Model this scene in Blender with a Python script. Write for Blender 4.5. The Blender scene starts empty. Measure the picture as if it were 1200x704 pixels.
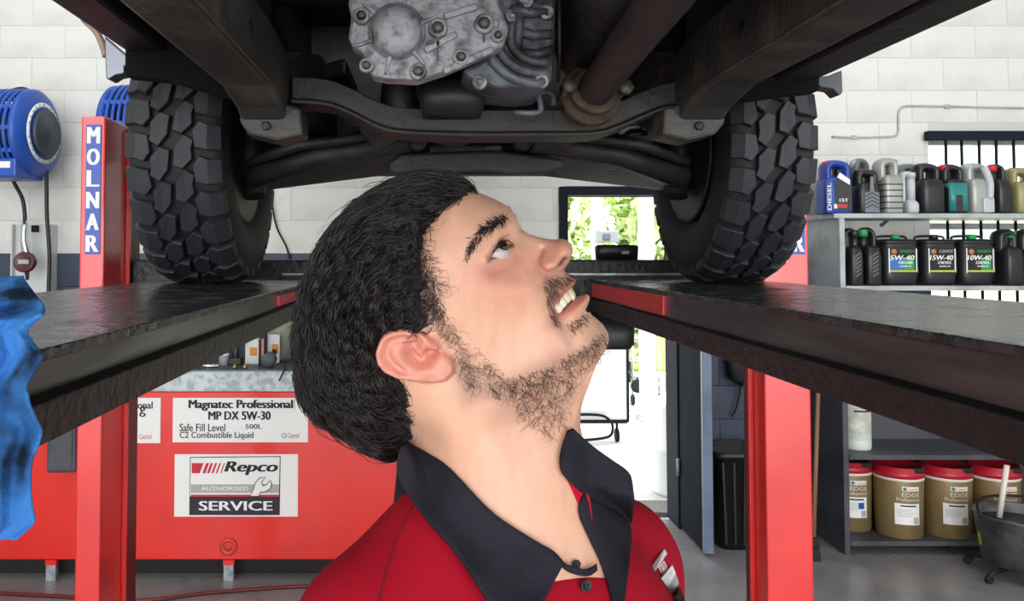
import bpy, bmesh, math, random
import numpy as np
from mathutils import Matrix, Vector, Euler, Quaternion

random.seed(7)
SC = bpy.context.scene
COL = SC.collection
PI = math.pi

# ------------------------------------------------------------------ camera
EYE = 1.65                      # camera height, the floor is z = 0
F = 950.0                       # focal length in pixels of the 1200x704 frame
PITCH = math.radians(2.0)
CX, CY = 500.0, 297.0 - F * math.tan(PITCH)
cam_d = bpy.data.cameras.new('camera')
cam_d.sensor_width = 36.0
cam_d.lens = 36.0 * F / 1200.0
cam_d.shift_x = (600.0 - CX) / 1200.0
cam_d.shift_y = -(352.0 - CY) / 1200.0
cam_d.clip_start = 0.02
cam = bpy.data.objects.new('camera', cam_d)
COL.objects.link(cam)
cam.location = (0, 0, EYE)
cam.rotation_euler = (PI / 2 + PITCH, 0, 0)
SC.camera = cam

# ------------------------------------------------------------------ sky, daylight, exposure
W = bpy.data.worlds.new('sky')
SC.world = W
W.use_nodes = True
W.node_tree.nodes['Background'].inputs[0].default_value = (0.93, 0.97, 1.0, 1)
W.node_tree.nodes['Background'].inputs[1].default_value = 3.8
SC.view_settings.view_transform = 'Standard'
SC.view_settings.look = 'None'
SC.view_settings.gamma = 1.0
SC.view_settings.use_curve_mapping = False
SC.view_settings.exposure = 0.0


def area(name, loc, rot, sx, sy, power, col=(1, 1, 1)):
    l = bpy.data.lights.new(name, 'AREA')
    l.shape = 'RECTANGLE'
    l.size, l.size_y, l.energy, l.color = sx, sy, power, col
    o = bpy.data.objects.new(name, l)
    COL.objects.link(o)
    o.location = loc
    o.rotation_euler = rot
    return o


sun_d = bpy.data.lights.new('sun', 'SUN')
sun_d.energy = 9.0
sun_d.angle = 0.02
sun_d.color = (1.0, 0.96, 0.9)
sun = bpy.data.objects.new('sun', sun_d)
COL.objects.link(sun)
sun.location = (3, 10, 8)
sun.rotation_euler = (math.radians(28), math.radians(20), 0)
# lamp added to boost the daylight from the wide open front behind the camera
area('daylight_boost', (0.3, -4.2, 2.0), (math.radians(90), 0, 0), 7.5, 3.4, 280, (1.0, 0.99, 0.97))
# unseen fill lamps added under the roof to light the back wall
area('fill_light_left', (-2.1, 2.6, 3.95), (0, 0, 0), 0.3, 3.2, 22, (0.97, 1.0, 1.0))
area('fill_light_right', (2.6, 2.6, 3.95), (0, 0, 0), 0.3, 3.2, 22, (0.97, 1.0, 1.0))


# ------------------------------------------------------------------ helpers
def S(r, g, b):
    def f(c):
        c /= 255.0
        return c / 12.92 if c <= 0.04045 else ((c + 0.055) / 1.055) ** 2.4
    return (f(r), f(g), f(b), 1.0)


def P(px, py, d):
    """world point at distance d in front of the camera, from a direction in the picture"""
    c, s = math.cos(PITCH), math.sin(PITCH)
    vx, vu = px - CX, CY - py
    x, y, z = vx, F * c - vu * s, F * s + vu * c
    k = d / y
    return Vector((x * k, d, EYE + z * k))


def E(x, zz, d):
    return Vector((x, d, EYE + zz))


MATS = {}


def pm(name, col, rough=0.5, metal=0.0, col2=None, nscale=8.0, nlo=0.45, nhi=0.65, bump=0.0, bscale=60.0,
       spec=0.5, coat=0.0, sss=0.0, rough2=None, trans=0.0, alpha=1.0, emit=None, estr=0.0, detail=4.0, stretch=None):
    if name in MATS:
        return MATS[name]
    m = bpy.data.materials.new(name)
    m.use_nodes = True
    nt = m.node_tree
    b = nt.nodes['Principled BSDF']
    L = nt.links.new
    b.inputs['Base Color'].default_value = col
    b.inputs['Roughness'].default_value = rough
    b.inputs['Metallic'].default_value = metal
    b.inputs['Specular IOR Level'].default_value = spec
    b.inputs['Coat Weight'].default_value = coat
    b.inputs['Coat Roughness'].default_value = 0.1
    b.inputs['Transmission Weight'].default_value = trans
    b.inputs['Alpha'].default_value = alpha
    if sss:
        b.inputs['Subsurface Weight'].default_value = sss
        b.inputs['Subsurface Radius'].default_value = (0.012, 0.005, 0.003)
        b.inputs['Subsurface Scale'].default_value = 0.6
    if emit:
        b.inputs['Emission Color'].default_value = emit
        b.inputs['Emission Strength'].default_value = estr
    tc = nt.nodes.new('ShaderNodeTexCoord')
    src = tc.outputs['Object']
    if stretch:
        mp = nt.nodes.new('ShaderNodeMapping')
        mp.inputs['Scale'].default_value = stretch
        L(src, mp.inputs[0])
        src = mp.outputs[0]
    if col2 is not None or rough2 is not None:
        n = nt.nodes.new('ShaderNodeTexNoise')
        n.inputs['Scale'].default_value = nscale
        n.inputs['Detail'].default_value = detail
        L(src, n.inputs['Vector'])
        mr = nt.nodes.new('ShaderNodeMapRange')
        mr.inputs[1].default_value = nlo
        mr.inputs[2].default_value = nhi
        L(n.outputs[0], mr.inputs[0])
        if col2 is not None:
            mx = nt.nodes.new('ShaderNodeMix')
            mx.data_type = 'RGBA'
            mx.inputs[6].default_value = col
            mx.inputs[7].default_value = col2
            L(mr.outputs[0], mx.inputs[0])
            L(mx.outputs[2], b.inputs['Base Color'])
        if rough2 is not None:
            mf = nt.nodes.new('ShaderNodeMix')
            mf.inputs[2].default_value = rough
            mf.inputs[3].default_value = rough2
            L(mr.outputs[0], mf.inputs[0])
            L(mf.outputs[0], b.inputs['Roughness'])
    if bump:
        n2 = nt.nodes.new('ShaderNodeTexNoise')
        n2.inputs['Scale'].default_value = bscale
        n2.inputs['Detail'].default_value = 6
        L(src, n2.inputs['Vector'])
        bp = nt.nodes.new('ShaderNodeBump')
        bp.inputs['Strength'].default_value = bump
        bp.inputs['Distance'].default_value = 0.01
        L(n2.outputs[0], bp.inputs['Height'])
        L(bp.outputs[0], b.inputs['Normal'])
    MATS[name] = m
    return m


def wl(o):
    v = Vector((0, 0, 0))
    while o is not None:
        v += o.location
        o = o.parent
    return v


def tag(o, label=None, cat=None, group=None, kind=None):
    if label:
        o['label'] = label
    if cat:
        o['category'] = cat
    if group:
        o['group'] = group
    if kind:
        o['kind'] = kind
    return o


def empty(name, loc=(0, 0, 0), label=None, cat=None, group=None):
    o = bpy.data.objects.new(name, None)
    o.empty_display_size = 0.05
    COL.objects.link(o)
    o.location = loc
    return tag(o, label, cat, group)


def link(name, me, parent=None):
    o = bpy.data.objects.new(name, me)
    COL.objects.link(o)
    if parent is not None:
        o.parent = parent
    return o


def crom(pts, n=8):
    """Catmull-Rom through the points"""
    pts = [Vector(p) for p in pts]
    out = []
    for i in range(len(pts) - 1):
        p0 = pts[max(i - 1, 0)]
        p1, p2 = pts[i], pts[i + 1]
        p3 = pts[min(i + 2, len(pts) - 1)]
        for k in range(n):
            t = k / n
            out.append(0.5 * ((2 * p1) + (p2 - p0) * t + (2 * p0 - 5 * p1 + 4 * p2 - p3) * t * t
                              + (3 * p1 - p0 - 3 * p2 + p3) * t * t * t))
    out.append(pts[-1])
    return out


class MB:
    def __init__(self):
        self.v, self.f, self.mi, self.sm = [], [], [], []

    def add(self, vs, fs, mi=0, sm=False, M=None):
        k = len(self.v)
        if M is not None:
            vs = [M @ Vector(v) for v in vs]
        self.v += [tuple(v) for v in vs]
        for f in fs:
            self.f.append(tuple(i + k for i in f))
            self.mi.append(mi)
            self.sm.append(sm)
        return self

    def box(self, lo, hi, mi=0, M=None):
        x0, y0, z0 = lo
        x1, y1, z1 = hi
        vs = [(x0, y0, z0), (x1, y0, z0), (x1, y1, z0), (x0, y1, z0), (x0, y0, z1), (x1, y0, z1), (x1, y1, z1), (x0, y1, z1)]
        fs = [(0, 3, 2, 1), (4, 5, 6, 7), (0, 1, 5, 4), (1, 2, 6, 5), (2, 3, 7, 6), (3, 0, 4, 7)]
        return self.add(vs, fs, mi, False, M)

    def prism(self, pts, vec, mi=0, sm=False):
        """closed outline of 3-D points pushed along vec"""
        pts = [Vector(p) for p in pts]
        vec = Vector(vec)
        n = len(pts)
        vs = pts + [p + vec for p in pts]
        nrm = Vector((0, 0, 0))
        for i in range(n):
            nrm += (pts[i] - pts[0]).cross(pts[(i + 1) % n] - pts[0])
        if nrm.dot(vec) > 0:
            fs = [tuple(reversed(range(n))), tuple(range(n, 2 * n))] + [(i, (i + 1) % n, (i + 1) % n + n, i + n) for i in range(n)]
        else:
            fs = [tuple(range(n)), tuple(reversed(range(n, 2 * n)))] + [((i + 1) % n, i, i + n, (i + 1) % n + n) for i in range(n)]
        k = len(self.v)
        self.add(vs, fs, mi, False)
        if sm:
            for j in range(len(self.f) - n, len(self.f)):
                self.sm[j] = True
        return self

    def lathe(self, prof, c=(0, 0, 0), axis=(0, 0, 1), seg=24, mi=0, cap=True, a0=0.0, a1=2 * PI):
        """profile of (radius, height) turned about an axis through c"""
        q = Vector((0, 0, 1)).rotation_difference(Vector(axis).normalized())
        full = abs(a1 - a0 - 2 * PI) < 1e-6
        ns = seg if full else seg + 1
        vs = []
        for r, h in prof:
            for i in range(ns):
                a = a0 + (a1 - a0) * i / seg
                vs.append(q @ Vector((r * math.cos(a), r * math.sin(a), h)) + Vector(c))
        fs = []
        for j in range(len(prof) - 1):
            for i in range(seg):
                i2 = (i + 1) % ns
                fs.append((j * ns + i, j * ns + i2, (j + 1) * ns + i2, (j + 1) * ns + i))
        self.add(vs, fs, mi, True)
        if cap and full:
            k = len(self.v) - len(vs)
            if prof[0][0] > 1e-5:
                self.f.append(tuple(reversed(range(k, k + ns))))
                self.mi.append(mi)
                self.sm.append(False)
            if prof[-1][0] > 1e-5:
                b = k + (len(prof) - 1) * ns
                self.f.append(tuple(range(b, b + ns)))
                self.mi.append(mi)
                self.sm.append(False)
        return self

    def cyl(self, a, b, r, seg=16, mi=0):
        a, b = Vector(a), Vector(b)
        return self.lathe([(r, 0), (r, (b - a).length)], a, b - a, seg, mi)

    def tube(self, pts, r, seg=8, mi=0, closed=False):
        pts = [Vector(p) for p in pts]
        n = len(pts)
        rs = r if isinstance(r, (list, tuple)) else [r] * n
        vs = []
        t0 = (pts[1] - pts[0]).normalized()
        up = Vector((0, 0, 1)) if abs(t0.z) < 0.9 else Vector((1, 0, 0))
        nx = t0.cross(up).normalized()
        for i in range(n):
            if closed:
                t = (pts[(i + 1) % n] - pts[i - 1]).normalized()
            else:
                t = (pts[min(i + 1, n - 1)] - pts[max(i - 1, 0)]).normalized()
            nx = (nx - t * nx.dot(t)).normalized()
            ny = t.cross(nx)
            for k in range(seg):
                a = 2 * PI * k / seg
                vs.append(pts[i] + (nx * math.cos(a) + ny * math.sin(a)) * rs[i])
        fs = []
        for i in range(n if closed else n - 1):
            j = (i + 1) % n
            for k in range(seg):
                k2 = (k + 1) % seg
                fs.append((i * seg + k, i * seg + k2, j * seg + k2, j * seg + k))
        self.add(vs, fs, mi, True)
        if not closed:
            k = len(self.v) - len(vs)
            self.f.append(tuple(reversed(range(k, k + seg))))
            self.f.append(tuple(range(k + (n - 1) * seg, k + n * seg)))
            self.mi += [mi, mi]
            self.sm += [False, False]
        return self

    def loft(self, secs, seg=24, mi=0):
        """secs: (cx, cy, z, half x, half y, exponent)"""
        vs = []
        for cx, cy, z, a, b, e in secs:
            for i in range(seg):
                t = 2 * PI * (i + 0.5) / seg
                c, s = math.cos(t), math.sin(t)
                vs.append((cx + a * math.copysign(abs(c) ** (2 / e), c), cy + b * math.copysign(abs(s) ** (2 / e), s), z))
        fs = []
        for j in range(len(secs) - 1):
            for i in range(seg):
                i2 = (i + 1) % seg
                fs.append((j * seg + i, j * seg + i2, (j + 1) * seg + i2, (j + 1) * seg + i))
        n = len(secs)
        fs.append(tuple(reversed(range(seg))))
        fs.append(tuple(range((n - 1) * seg, n * seg)))
        return self.add(vs, fs, mi, True)

    def mesh(self, name, mats, off=(0, 0, 0), bevel=0.0, smooth=None, bseg=2):
        me = bpy.data.meshes.new(name)
        ox, oy, oz = off
        me.from_pydata([(x - ox, y - oy, z - oz) for x, y, z in self.v], [], self.f)
        if not isinstance(mats, (list, tuple)):
            mats = [mats]
        for m in mats:
            me.materials.append(m)
        sm = self.sm if smooth is None else [smooth] * len(self.f)
        me.polygons.foreach_set('material_index', self.mi)
        me.polygons.foreach_set('use_smooth', sm)
        if bevel:
            bm = bmesh.new()
            bm.from_mesh(me)
            bmesh.ops.remove_doubles(bm, verts=bm.verts, dist=1e-6)
            ed = [e for e in bm.edges if len(e.link_faces) == 2 and e.calc_face_angle(0) > 0.6]
            bmesh.ops.bevel(bm, geom=ed, offset=bevel, segments=bseg, affect='EDGES', profile=0.5, clamp_overlap=True)
            bm.to_mesh(me)
            bm.free()
        me.update()
        return me

    def build(self, name, mats, parent=None, bevel=0.0, smooth=None, bseg=2):
        off = wl(parent) if parent is not None else (0, 0, 0)
        return link(name, self.mesh(name, mats, off, bevel, smooth, bseg), parent)


TXT = {}


def text_geo(s, bold=0.0, shear=0.0, space=1.0):
    key = (s, bold, shear, space)
    if key not in TXT:
        cu = bpy.data.curves.new('lettering', 'FONT')
        cu.body = s
        cu.size = 1.0
        cu.offset = bold
        cu.shear = shear
        cu.space_character = space
        cu.resolution_u = 3
        ob = bpy.data.objects.new('lettering', cu)
        COL.objects.link(ob)
        me = bpy.data.meshes.new_from_object(ob)
        vs = np.array([v.co[:] for v in me.vertices]).reshape(-1, 3)
        fs = [tuple(p.vertices) for p in me.polygons]
        bpy.data.objects.remove(ob)
        bpy.data.curves.remove(cu)
        bpy.data.meshes.remove(me)
        vs = vs - [(vs[:, 0].min() + vs[:, 0].max()) / 2, (vs[:, 1].min() + vs[:, 1].max()) / 2, 0]
        vs = vs / np.array([np.ptp(vs[:, 0]), np.ptp(vs[:, 1]), 1])
        TXT[key] = (vs, fs)
    return TXT[key]


def lettering(s, c, ux, uy, mat, parent, name='lettering', bold=0.02, shear=0.0, warp=None, lift=0.0, local=False):
    """flat printed words: c the middle, ux/uy the full width and height vectors"""
    vs, fs = text_geo(s, 0.0, shear)
    c, ux, uy = Vector(c), Vector(ux), Vector(uy)
    n = ux.cross(uy).normalized() * lift
    mb = MB()
    e = uy.length * bold * 1.4
    nn = ux.cross(uy).normalized()
    for k in ((-1, 0, 1) if bold > 0.011 and warp is None else (0,)):          # a heavier face by stamping the stroke side by side
        o = ux.normalized() * e * k
        pts = [c + ux * float(v[0]) + uy * float(v[1]) + n + o + nn * (k * 0.0004) for v in vs]
        if warp:
            pts = [warp(p) for p in pts]
        mb.add(pts, fs)
    if local:
        return link(name, mb.mesh(name, mat), parent)
    return mb.build(name, mat, parent)


def dup(root, loc, rot=None, label=None, group=None):
    r = root.copy()
    COL.objects.link(r)
    r.location = loc
    if rot is not None:
        r.rotation_euler = rot
    if label:
        r['label'] = label
    if group:
        r['group'] = group
    for ch in list(root.children):
        c = ch.copy()
        COL.objects.link(c)
        c.parent = r
        for g in list(ch.children):
            d = g.copy()
            COL.objects.link(d)
            d.parent = c
    return r


# ------------------------------------------------------------------ materials
M_white = pm('white_masonry_paint', S(226, 226, 222), 0.6, col2=S(212, 212, 206), nscale=3, bump=0.25, bscale=90)
M_navy = pm('navy_masonry_paint', S(52, 62, 84), 0.5, col2=S(40, 48, 66), nscale=3, bump=0.25, bscale=90)
M_mortar = pm('mortar_white', S(206, 206, 200), 0.8)
M_mortar_n = pm('mortar_navy', S(40, 48, 64), 0.8)
M_floor = pm('grey_epoxy_floor', S(138, 136, 138), 0.22, col2=S(118, 116, 118), nscale=2.2, rough2=0.36, bump=0.02, bscale=40)
M_red = pm('red_gloss_paint', S(226, 40, 30), 0.28, col2=S(214, 34, 28), nscale=3, coat=0.3)
M_redpost = pm('red_post_paint', S(226, 44, 40), 0.3, col2=S(212, 36, 34), nscale=4, coat=0.6, spec=0.6)
M_black = pm('black_plastic', S(24, 24, 26), 0.42)
M_blackm = pm('black_matte', S(16, 16, 17), 0.7)
M_steel = pm('galvanised_steel', S(176, 184, 186), 0.45, 0.5, col2=S(140, 150, 152), nscale=30, nlo=.4, nhi=.6)
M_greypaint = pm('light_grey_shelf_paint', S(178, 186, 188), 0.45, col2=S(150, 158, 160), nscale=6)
M_dark_and_shade = pm('dark_grey_with_shelf_shade', S(74, 76, 82), 0.5, col2=S(56, 58, 64), nscale=6)  # dark grey things, and the shelf's lower half with shade painted in
M_chrome = pm('chrome', S(220, 222, 225), 0.12, 1.0)
M_paper = pm('white_sign_board', S(236, 236, 234), 0.5)
M_ink = pm('black_print', S(22, 20, 22), 0.6)
M_redink = pm('red_print', S(196, 40, 60), 0.6)
M_greyink = pm('grey_print', S(170, 172, 172), 0.6)
M_whiteink = pm('white_print', S(238, 238, 238), 0.6)

# ------------------------------------------------------------------ the workshop
WALL_Y = 4.95
DOOR_X0, DOOR_X1, DOOR_Z = P(656, 400, WALL_Y).x, 1.56, P(700, 219, WALL_Y).z
WIN_X0, WIN_X1 = P(1088, 200, WALL_Y).x, 4.0
WIN_Z0, WIN_Z1 = 1.25, P(1100, 160, WALL_Y).z


def struct(o):
    o['kind'] = 'structure'
    return o


mb = MB()
mb.box((-5, -9, -0.1), (6, 5.1, 0))
struct(mb.build('floor', M_floor))
mb = MB()
mb.box((-5, -3.8, 4.15), (6, 5.3, 4.3))
struct(mb.build('ceiling', M_white))
mb = MB()
mb.box((-4.7, -3.8, 0), (-4.5, 5.15, 4.15))
struct(mb.build('wall_left', M_white))
mb = MB()
mb.box((5.2, -3.8, 0), (5.4, 5.15, 4.15))
struct(mb.build('wall_right', M_white))

# back wall core with its doorway and barred window, and the blocks laid in front of it
mb = MB()
y0, y1 = WALL_Y - 0.003, WALL_Y + 0.2
for x0, x1, z0, z1 in [(-4.5, DOOR_X0, 0, 4.15), (DOOR_X1, WIN_X0, 0, 4.15), (WIN_X1, 5.2, 0, 4.15),
                       (DOOR_X0, DOOR_X1, DOOR_Z, 4.15), (WIN_X0, WIN_X1, 0, WIN_Z0), (WIN_X0, WIN_X1, WIN_Z1, 4.15)]:
    if z0 < EYE < z1:
        mb.box((x0, y0, z0), (x1, y1, EYE), 1)
        mb.box((x0, y0, EYE), (x1, y1, z1), 0)
    else:
        mb.box((x0, y0, z0), (x1, y1, z1), 1 if z1 <= EYE else 0)
wall = struct(mb.build('wall_back', [M_mortar, M_mortar_n]))

bcache = {}


def block_mesh(w, h, navy):
    k = (round(w, 3), round(h, 3), navy)
    if k not in bcache:
        b = MB()
        b.box((-w / 2, -0.006, -h / 2), (w / 2, 0.02, h / 2))
        bcache[k] = b.mesh('block', M_navy if navy else M_white, bevel=0.0015, bseg=1)
    return bcache[k]


nb = 0
for r in range(-8, 9):
    z0, z1 = EYE + 0.2 * r, EYE + 0.2 * (r + 1)
    if z0 < 0:
        z0 = 0.0
    off = -2.225 if r % 2 == 0 else -2.027
    for i in range(-4, 18):
        x0, x1 = off + 0.4 * i, off + 0.4 * (i + 1)
        if x0 > 4.0 or x1 < -3.0:
            continue
        if z1 < 1.0 and x1 < -0.35:
            continue                      # behind the oil tank
        spans = [(x0, x1)]
        for ox0, ox1, oz0, oz1 in ((DOOR_X0, DOOR_X1, 0, DOOR_Z), (WIN_X0, WIN_X1, WIN_Z0, WIN_Z1)):
            if z1 <= oz0 + 0.02 or z0 >= oz1 - 0.02:
                continue
            ns = []
            for a, b in spans:
                if b <= ox0 or a >= ox1:
                    ns.append((a, b))
                else:
                    if a < ox0:
                        ns.append((a, ox0))
                    if b > ox1:
                        ns.append((ox1, b))
            spans = ns
        for a, b in spans:
            if b - a < 0.03:
                continue
            o = link('block', block_mesh(b - a - 0.0035, z1 - z0 - 0.0035, r < 0), wall)
            o.location = ((a + b) / 2, WALL_Y, (z0 + z1) / 2)
            nb += 1

# doorway: steel frame and the blue-grey leaf swung into the room
M_frame = pm('charcoal_frame_paint', S(30, 34, 42), 0.8, spec=.15)
M_leaf = pm('shaded_door_face', S(24, 28, 36), 0.85, col2=S(19, 22, 29), nscale=5, spec=.1)  # the leaf's shaded face, its shade put into the colour
M_leafe = pm('blue_grey_lit_edge', S(104, 120, 142), 0.4, col2=S(88, 102, 124), nscale=5)  # the leaf's lit edge, painted paler than its face
M_glass = pm('window_glass', (1, 1, 1, 1), 0.02, trans=1.0, spec=0.3)
d1 = struct(empty('door_1', (DOOR_X1, WALL_Y, 0)))
mb = MB()
mb.box((DOOR_X0, WALL_Y - 0.03, 0), (DOOR_X0 + 0.05, WALL_Y + 0.2, DOOR_Z))
mb.box((DOOR_X1 - 0.05, WALL_Y - 0.03, 0), (DOOR_X1, WALL_Y + 0.2, DOOR_Z))
mb.box((DOOR_X0 + 0.05, WALL_Y - 0.03, DOOR_Z - 0.05), (DOOR_X1 - 0.05, WALL_Y + 0.2, DOOR_Z))
mb.build('door_frame', M_frame, d1, 0.003)
mb = MB()
A = Vector((DOOR_X1 - 0.04, WALL_Y - 0.04, 0.02))
B = Vector((1.515, 4.50, 0.02))
dv = (B - A).normalized()
nv = Vector((dv.y, -dv.x, 0)) * -0.035
mb.prism([A, B, B + nv, A + nv], (0, 0, DOOR_Z - 0.06))
leaf = mb.build('door_leaf', M_leaf, d1, 0.003)
mb = MB()
for zz in (0.3, 1.1, 1.85):
    mb.cyl(A + Vector((-0.012, 0.0, zz)), A + Vector((-0.012, 0.0, zz + 0.1)), 0.01, 10)
mb.build('hinge', M_steel, leaf)
mb = MB()
mb.box((1.510, 4.465, 0.02), (1.562, 4.498, DOOR_Z - 0.05))
mb.build('lit_edge_strip', M_leafe, leaf, 0.003)  # strip added to show the lit edge of the leaf

# barred window above the shelf
w1 = struct(empty('window_1', (WIN_X0, WALL_Y, WIN_Z0)))
mb = MB()
t = 0.04
mb.box((WIN_X0, WALL_Y + 0.08, WIN_Z0), (WIN_X0 + t, WALL_Y + 0.14, WIN_Z1))
mb.box((WIN_X1 - t, WALL_Y + 0.08, WIN_Z0), (WIN_X1, WALL_Y + 0.14, WIN_Z1))
mb.box((WIN_X0 + t, WALL_Y + 0.08, WIN_Z0), (WIN_X1 - t, WALL_Y + 0.14, WIN_Z0 + t))
mb.box((WIN_X0 + t, WALL_Y + 0.08, WIN_Z1 - t), (WIN_X1 - t, WALL_Y + 0.14, WIN_Z1))
mb.box((WIN_X0 + t, WALL_Y + 0.085, 1.80), (WIN_X1 - t, WALL_Y + 0.135, 1.84))
mb.build('window_frame', M_greypaint, w1, 0.003)
mb = MB()
mb.box((WIN_X0 + t, WALL_Y + 0.10, WIN_Z0 + t), (WIN_X1 - t, WALL_Y + 0.106, WIN_Z1 - t))
mb.build('pane', M_glass, w1)
mb = MB()
a, b = P(1085, 161, WALL_Y), P(1200, 166, WALL_Y)
mb.box((a.x - 0.03, WALL_Y - 0.075, a.z - 0.025), (WIN_X1, WALL_Y - 0.03, a.z + 0.03))
rail = mb.build('grille_rail', M_frame, w1, 0.004)
for px in (1109, 1127.5, 1148, 1168, 1188.5, 1209, 1229):
    x = P(px, 200, WALL_Y - 0.05).x
    mb = MB()
    mb.cyl((x, WALL_Y - 0.05, WIN_Z0 - 0.05), (x, WALL_Y - 0.05, a.z), 0.0085, 8)
    mb.build('grille_bar', M_frame, w1)

# small electric conduit stuck to the white wall
mb = MB()
pts = [(975, 160), (1000, 161), (1040, 160), (1051, 158), (1053, 150), (1053, 133), (1057, 126), (1068, 124), (1130, 125), (1215, 127), (1300, 129)]
mb.tube(crom([P(x, y, WALL_Y - 0.014) for x, y in pts], 4), 0.007, 6)
for px, py in ((1001, 161), (1110, 125)):
    c = P(px, py, WALL_Y - 0.012)
    mb.box(c - Vector((0.015, 0.008, 0.012)), c + Vector((0.015, 0.012, 0.012)))
tag(mb.build('conduit', M_greypaint), 'thin pale conduit bending across the white block wall above the shelf', 'conduit')

# ------------------------------------------------------------------ outdoors, beyond the doorway
M_conc = pm('outdoor_concrete', S(206, 204, 198), 0.8, col2=S(190, 188, 182), nscale=2, bump=0.1)
mb = MB()
mb.box((-14, 5.15, -0.12), (20, 30, -0.02))
tag(struct(mb.build('yard_ground', M_conc)), 'pale concrete yard outside the doorway', 'ground')
M_grassg = pm('grass_strip', S(120, 150, 60), 0.9, col2=S(150, 176, 84), nscale=6, bump=0.6, bscale=120)
mb = MB()
mb.prism([(-14, 11.5, -0.02), (20, 11.5, -0.02), (20, 11.5, 0.05), (-14, 11.5, 0.0)], (0, 6, 0))
struct(mb.build('grass_verge', M_grassg))


def leaves(center, rad, n, size, mat, name, parent, seed):
    rg = np.random.default_rng(seed)
    d = rg.normal(size=(n, 3))
    d /= np.linalg.norm(d, axis=1)[:, None]
    c = np.array(center) + d * (rg.random((n, 1)) ** 0.4) * np.array(rad)
    a = rg.normal(size=(n, 3))
    a /= np.linalg.norm(a, axis=1)[:, None]
    b = np.cross(a, rg.normal(size=(n, 3)))
    b /= np.linalg.norm(b, axis=1)[:, None]
    s = size * (0.6 + 0.8 * rg.random((n, 1)))
    v = np.stack([c - a * s, c + b * s * 0.4, c + a * s, c - b * s * 0.4], 1).reshape(-1, 3)
    off = np.array(wl(parent))
    me = bpy.data.meshes.new(name)
    me.from_pydata((v - off).tolist(), [], [(4 * i, 4 * i + 1, 4 * i + 2, 4 * i + 3) for i in range(n)])
    me.materials.append(mat)
    return tag(link(name, me, parent), kind='stuff')


M_leafg = pm('sunlit_leaf', S(222, 234, 186), 0.6, col2=S(188, 214, 136), nscale=1.5, trans=0.0)
M_bark = pm('bark', S(120, 104, 84), 0.9, bump=0.5, bscale=30)
for k, (px, y, r, h, lab) in enumerate([(645, 9.8, 0.75, 1.7, 'leafy green tree left behind the doorway'),
                                        (728, 11.0, 0.8, 1.5, 'leafy green tree in the middle of the doorway view'),
                                        (812, 9.8, 0.75, 1.9, 'leafy green tree toward the right door jamb outside')]):
    x = P(px, 280, y).x
    t = empty('tree', (x, y, -0.02), lab, 'tree', 'trees out in the yard')
    mb = MB()
    mb.tube(crom([(x, y, -0.02), (x + 0.05, y, 0.7), (x - 0.05, y + 0.1, 1.5), (x + 0.1, y, h + 0.6)], 5), [0.09] * 6 + [0.06] * 10, 8)
    mb.build('trunk', M_bark, t)
    leaves((x, y, h), (r, 0.55, 1.35), 3800, 0.11, M_leafg, 'foliage', t, 20 + k)

M_postw = pm('white_post_paint', S(240, 240, 238), 0.5)
for px, w, lab in ((700, 12, 'slim white verandah post with grey meter box outside the doorway'),
                   (757, 15, 'wider white verandah post right of the slim one outside'),
                   (789, 10, 'thin white verandah post beside the right tyre outline')):
    c = P(px, 280, 8.2)
    h = w / F * 8.2 / 2
    t = empty('verandah_post', (c.x, 8.2, -0.02), lab, 'post')
    mb = MB()
    mb.box((c.x - h, 8.2 - h, 0.02), (c.x + h, 8.2 + h, 3.4))
    mb.build('shaft', M_postw, t, 0.005)
    mb = MB()
    mb.box((c.x - h - 0.03, 8.17 - h, -0.02), (c.x + h + 0.03, 8.23 + h, 0.02))
    mb.build('foot_plate', M_steel, t, 0.003)
mb = MB()
a, b = P(704, 270, 8.0), P(725, 284, 8.0)
tm = empty('meter_box', (a.x, 8.0, b.z), 'small grey meter box fixed to the slim white post outside', 'meter box')
mb.box((a.x - 0.03, 7.98, b.z), (b.x, 8.13, a.z))
mb.build('case', pm('meter_grey', S(126, 132, 136), 0.5), tm, 0.01)
mb = MB()
mb.box((a.x + 0.02, 7.965, b.z + 0.03), (a.x + 0.09, 7.98, a.z - 0.03))
mb.build('dial_window', pm('dial_glass', S(84, 90, 100), 0.2), tm, 0.003)

# white panel cabinet on wheels, tool trolley and white tank outside
M_whitep = pm('white_enamel', S(238, 238, 238), 0.35)
a, b = P(640, 378, 7.2), P(735, 492, 7.2)
t = empty('panel_trolley', ((a.x + b.x) / 2, 7.2, -0.02), 'white panel trolley with dark edge just outside the doorway', 'trolley')
mb = MB()
mb.box((a.x, 7.2, b.z), (b.x, 7.32, a.z))
mb.build('panel', M_whitep, t, 0.008)
mb = MB()
mb.box((b.x, 7.19, b.z - 0.02), (b.x + 0.018, 7.33, a.z))
mb.box((a.x, 7.19, b.z - 0.03), (b.x, 7.33, b.z))
mb.build('edge_trim', M_frame, t, 0.003)
mb = MB()
mb.tube(crom([P(660, 486, 7.18), P(700, 486, 7.18), P(714, 492, 7.16), P(718, 502, 7.15), P(712, 512, 7.15), P(680, 516, 7.15)], 5), 0.012, 8)
mb.build('push_bar', M_frame, t)
for px in (655, 722):
    x = P(px, 400, 7.26).x
    mb = MB()
    mb.cyl((x, 7.26, 0.08), (x, 7.26, b.z - 0.02), 0.012, 8)
    mb.lathe([(0.05, -0.015), (0.06, -0.012), (0.06, 0.012), (0.05, 0.015)], (x, 7.26, 0.04), (1, 0, 0), 14)
    mb.build('caster', M_frame, t)

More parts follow.
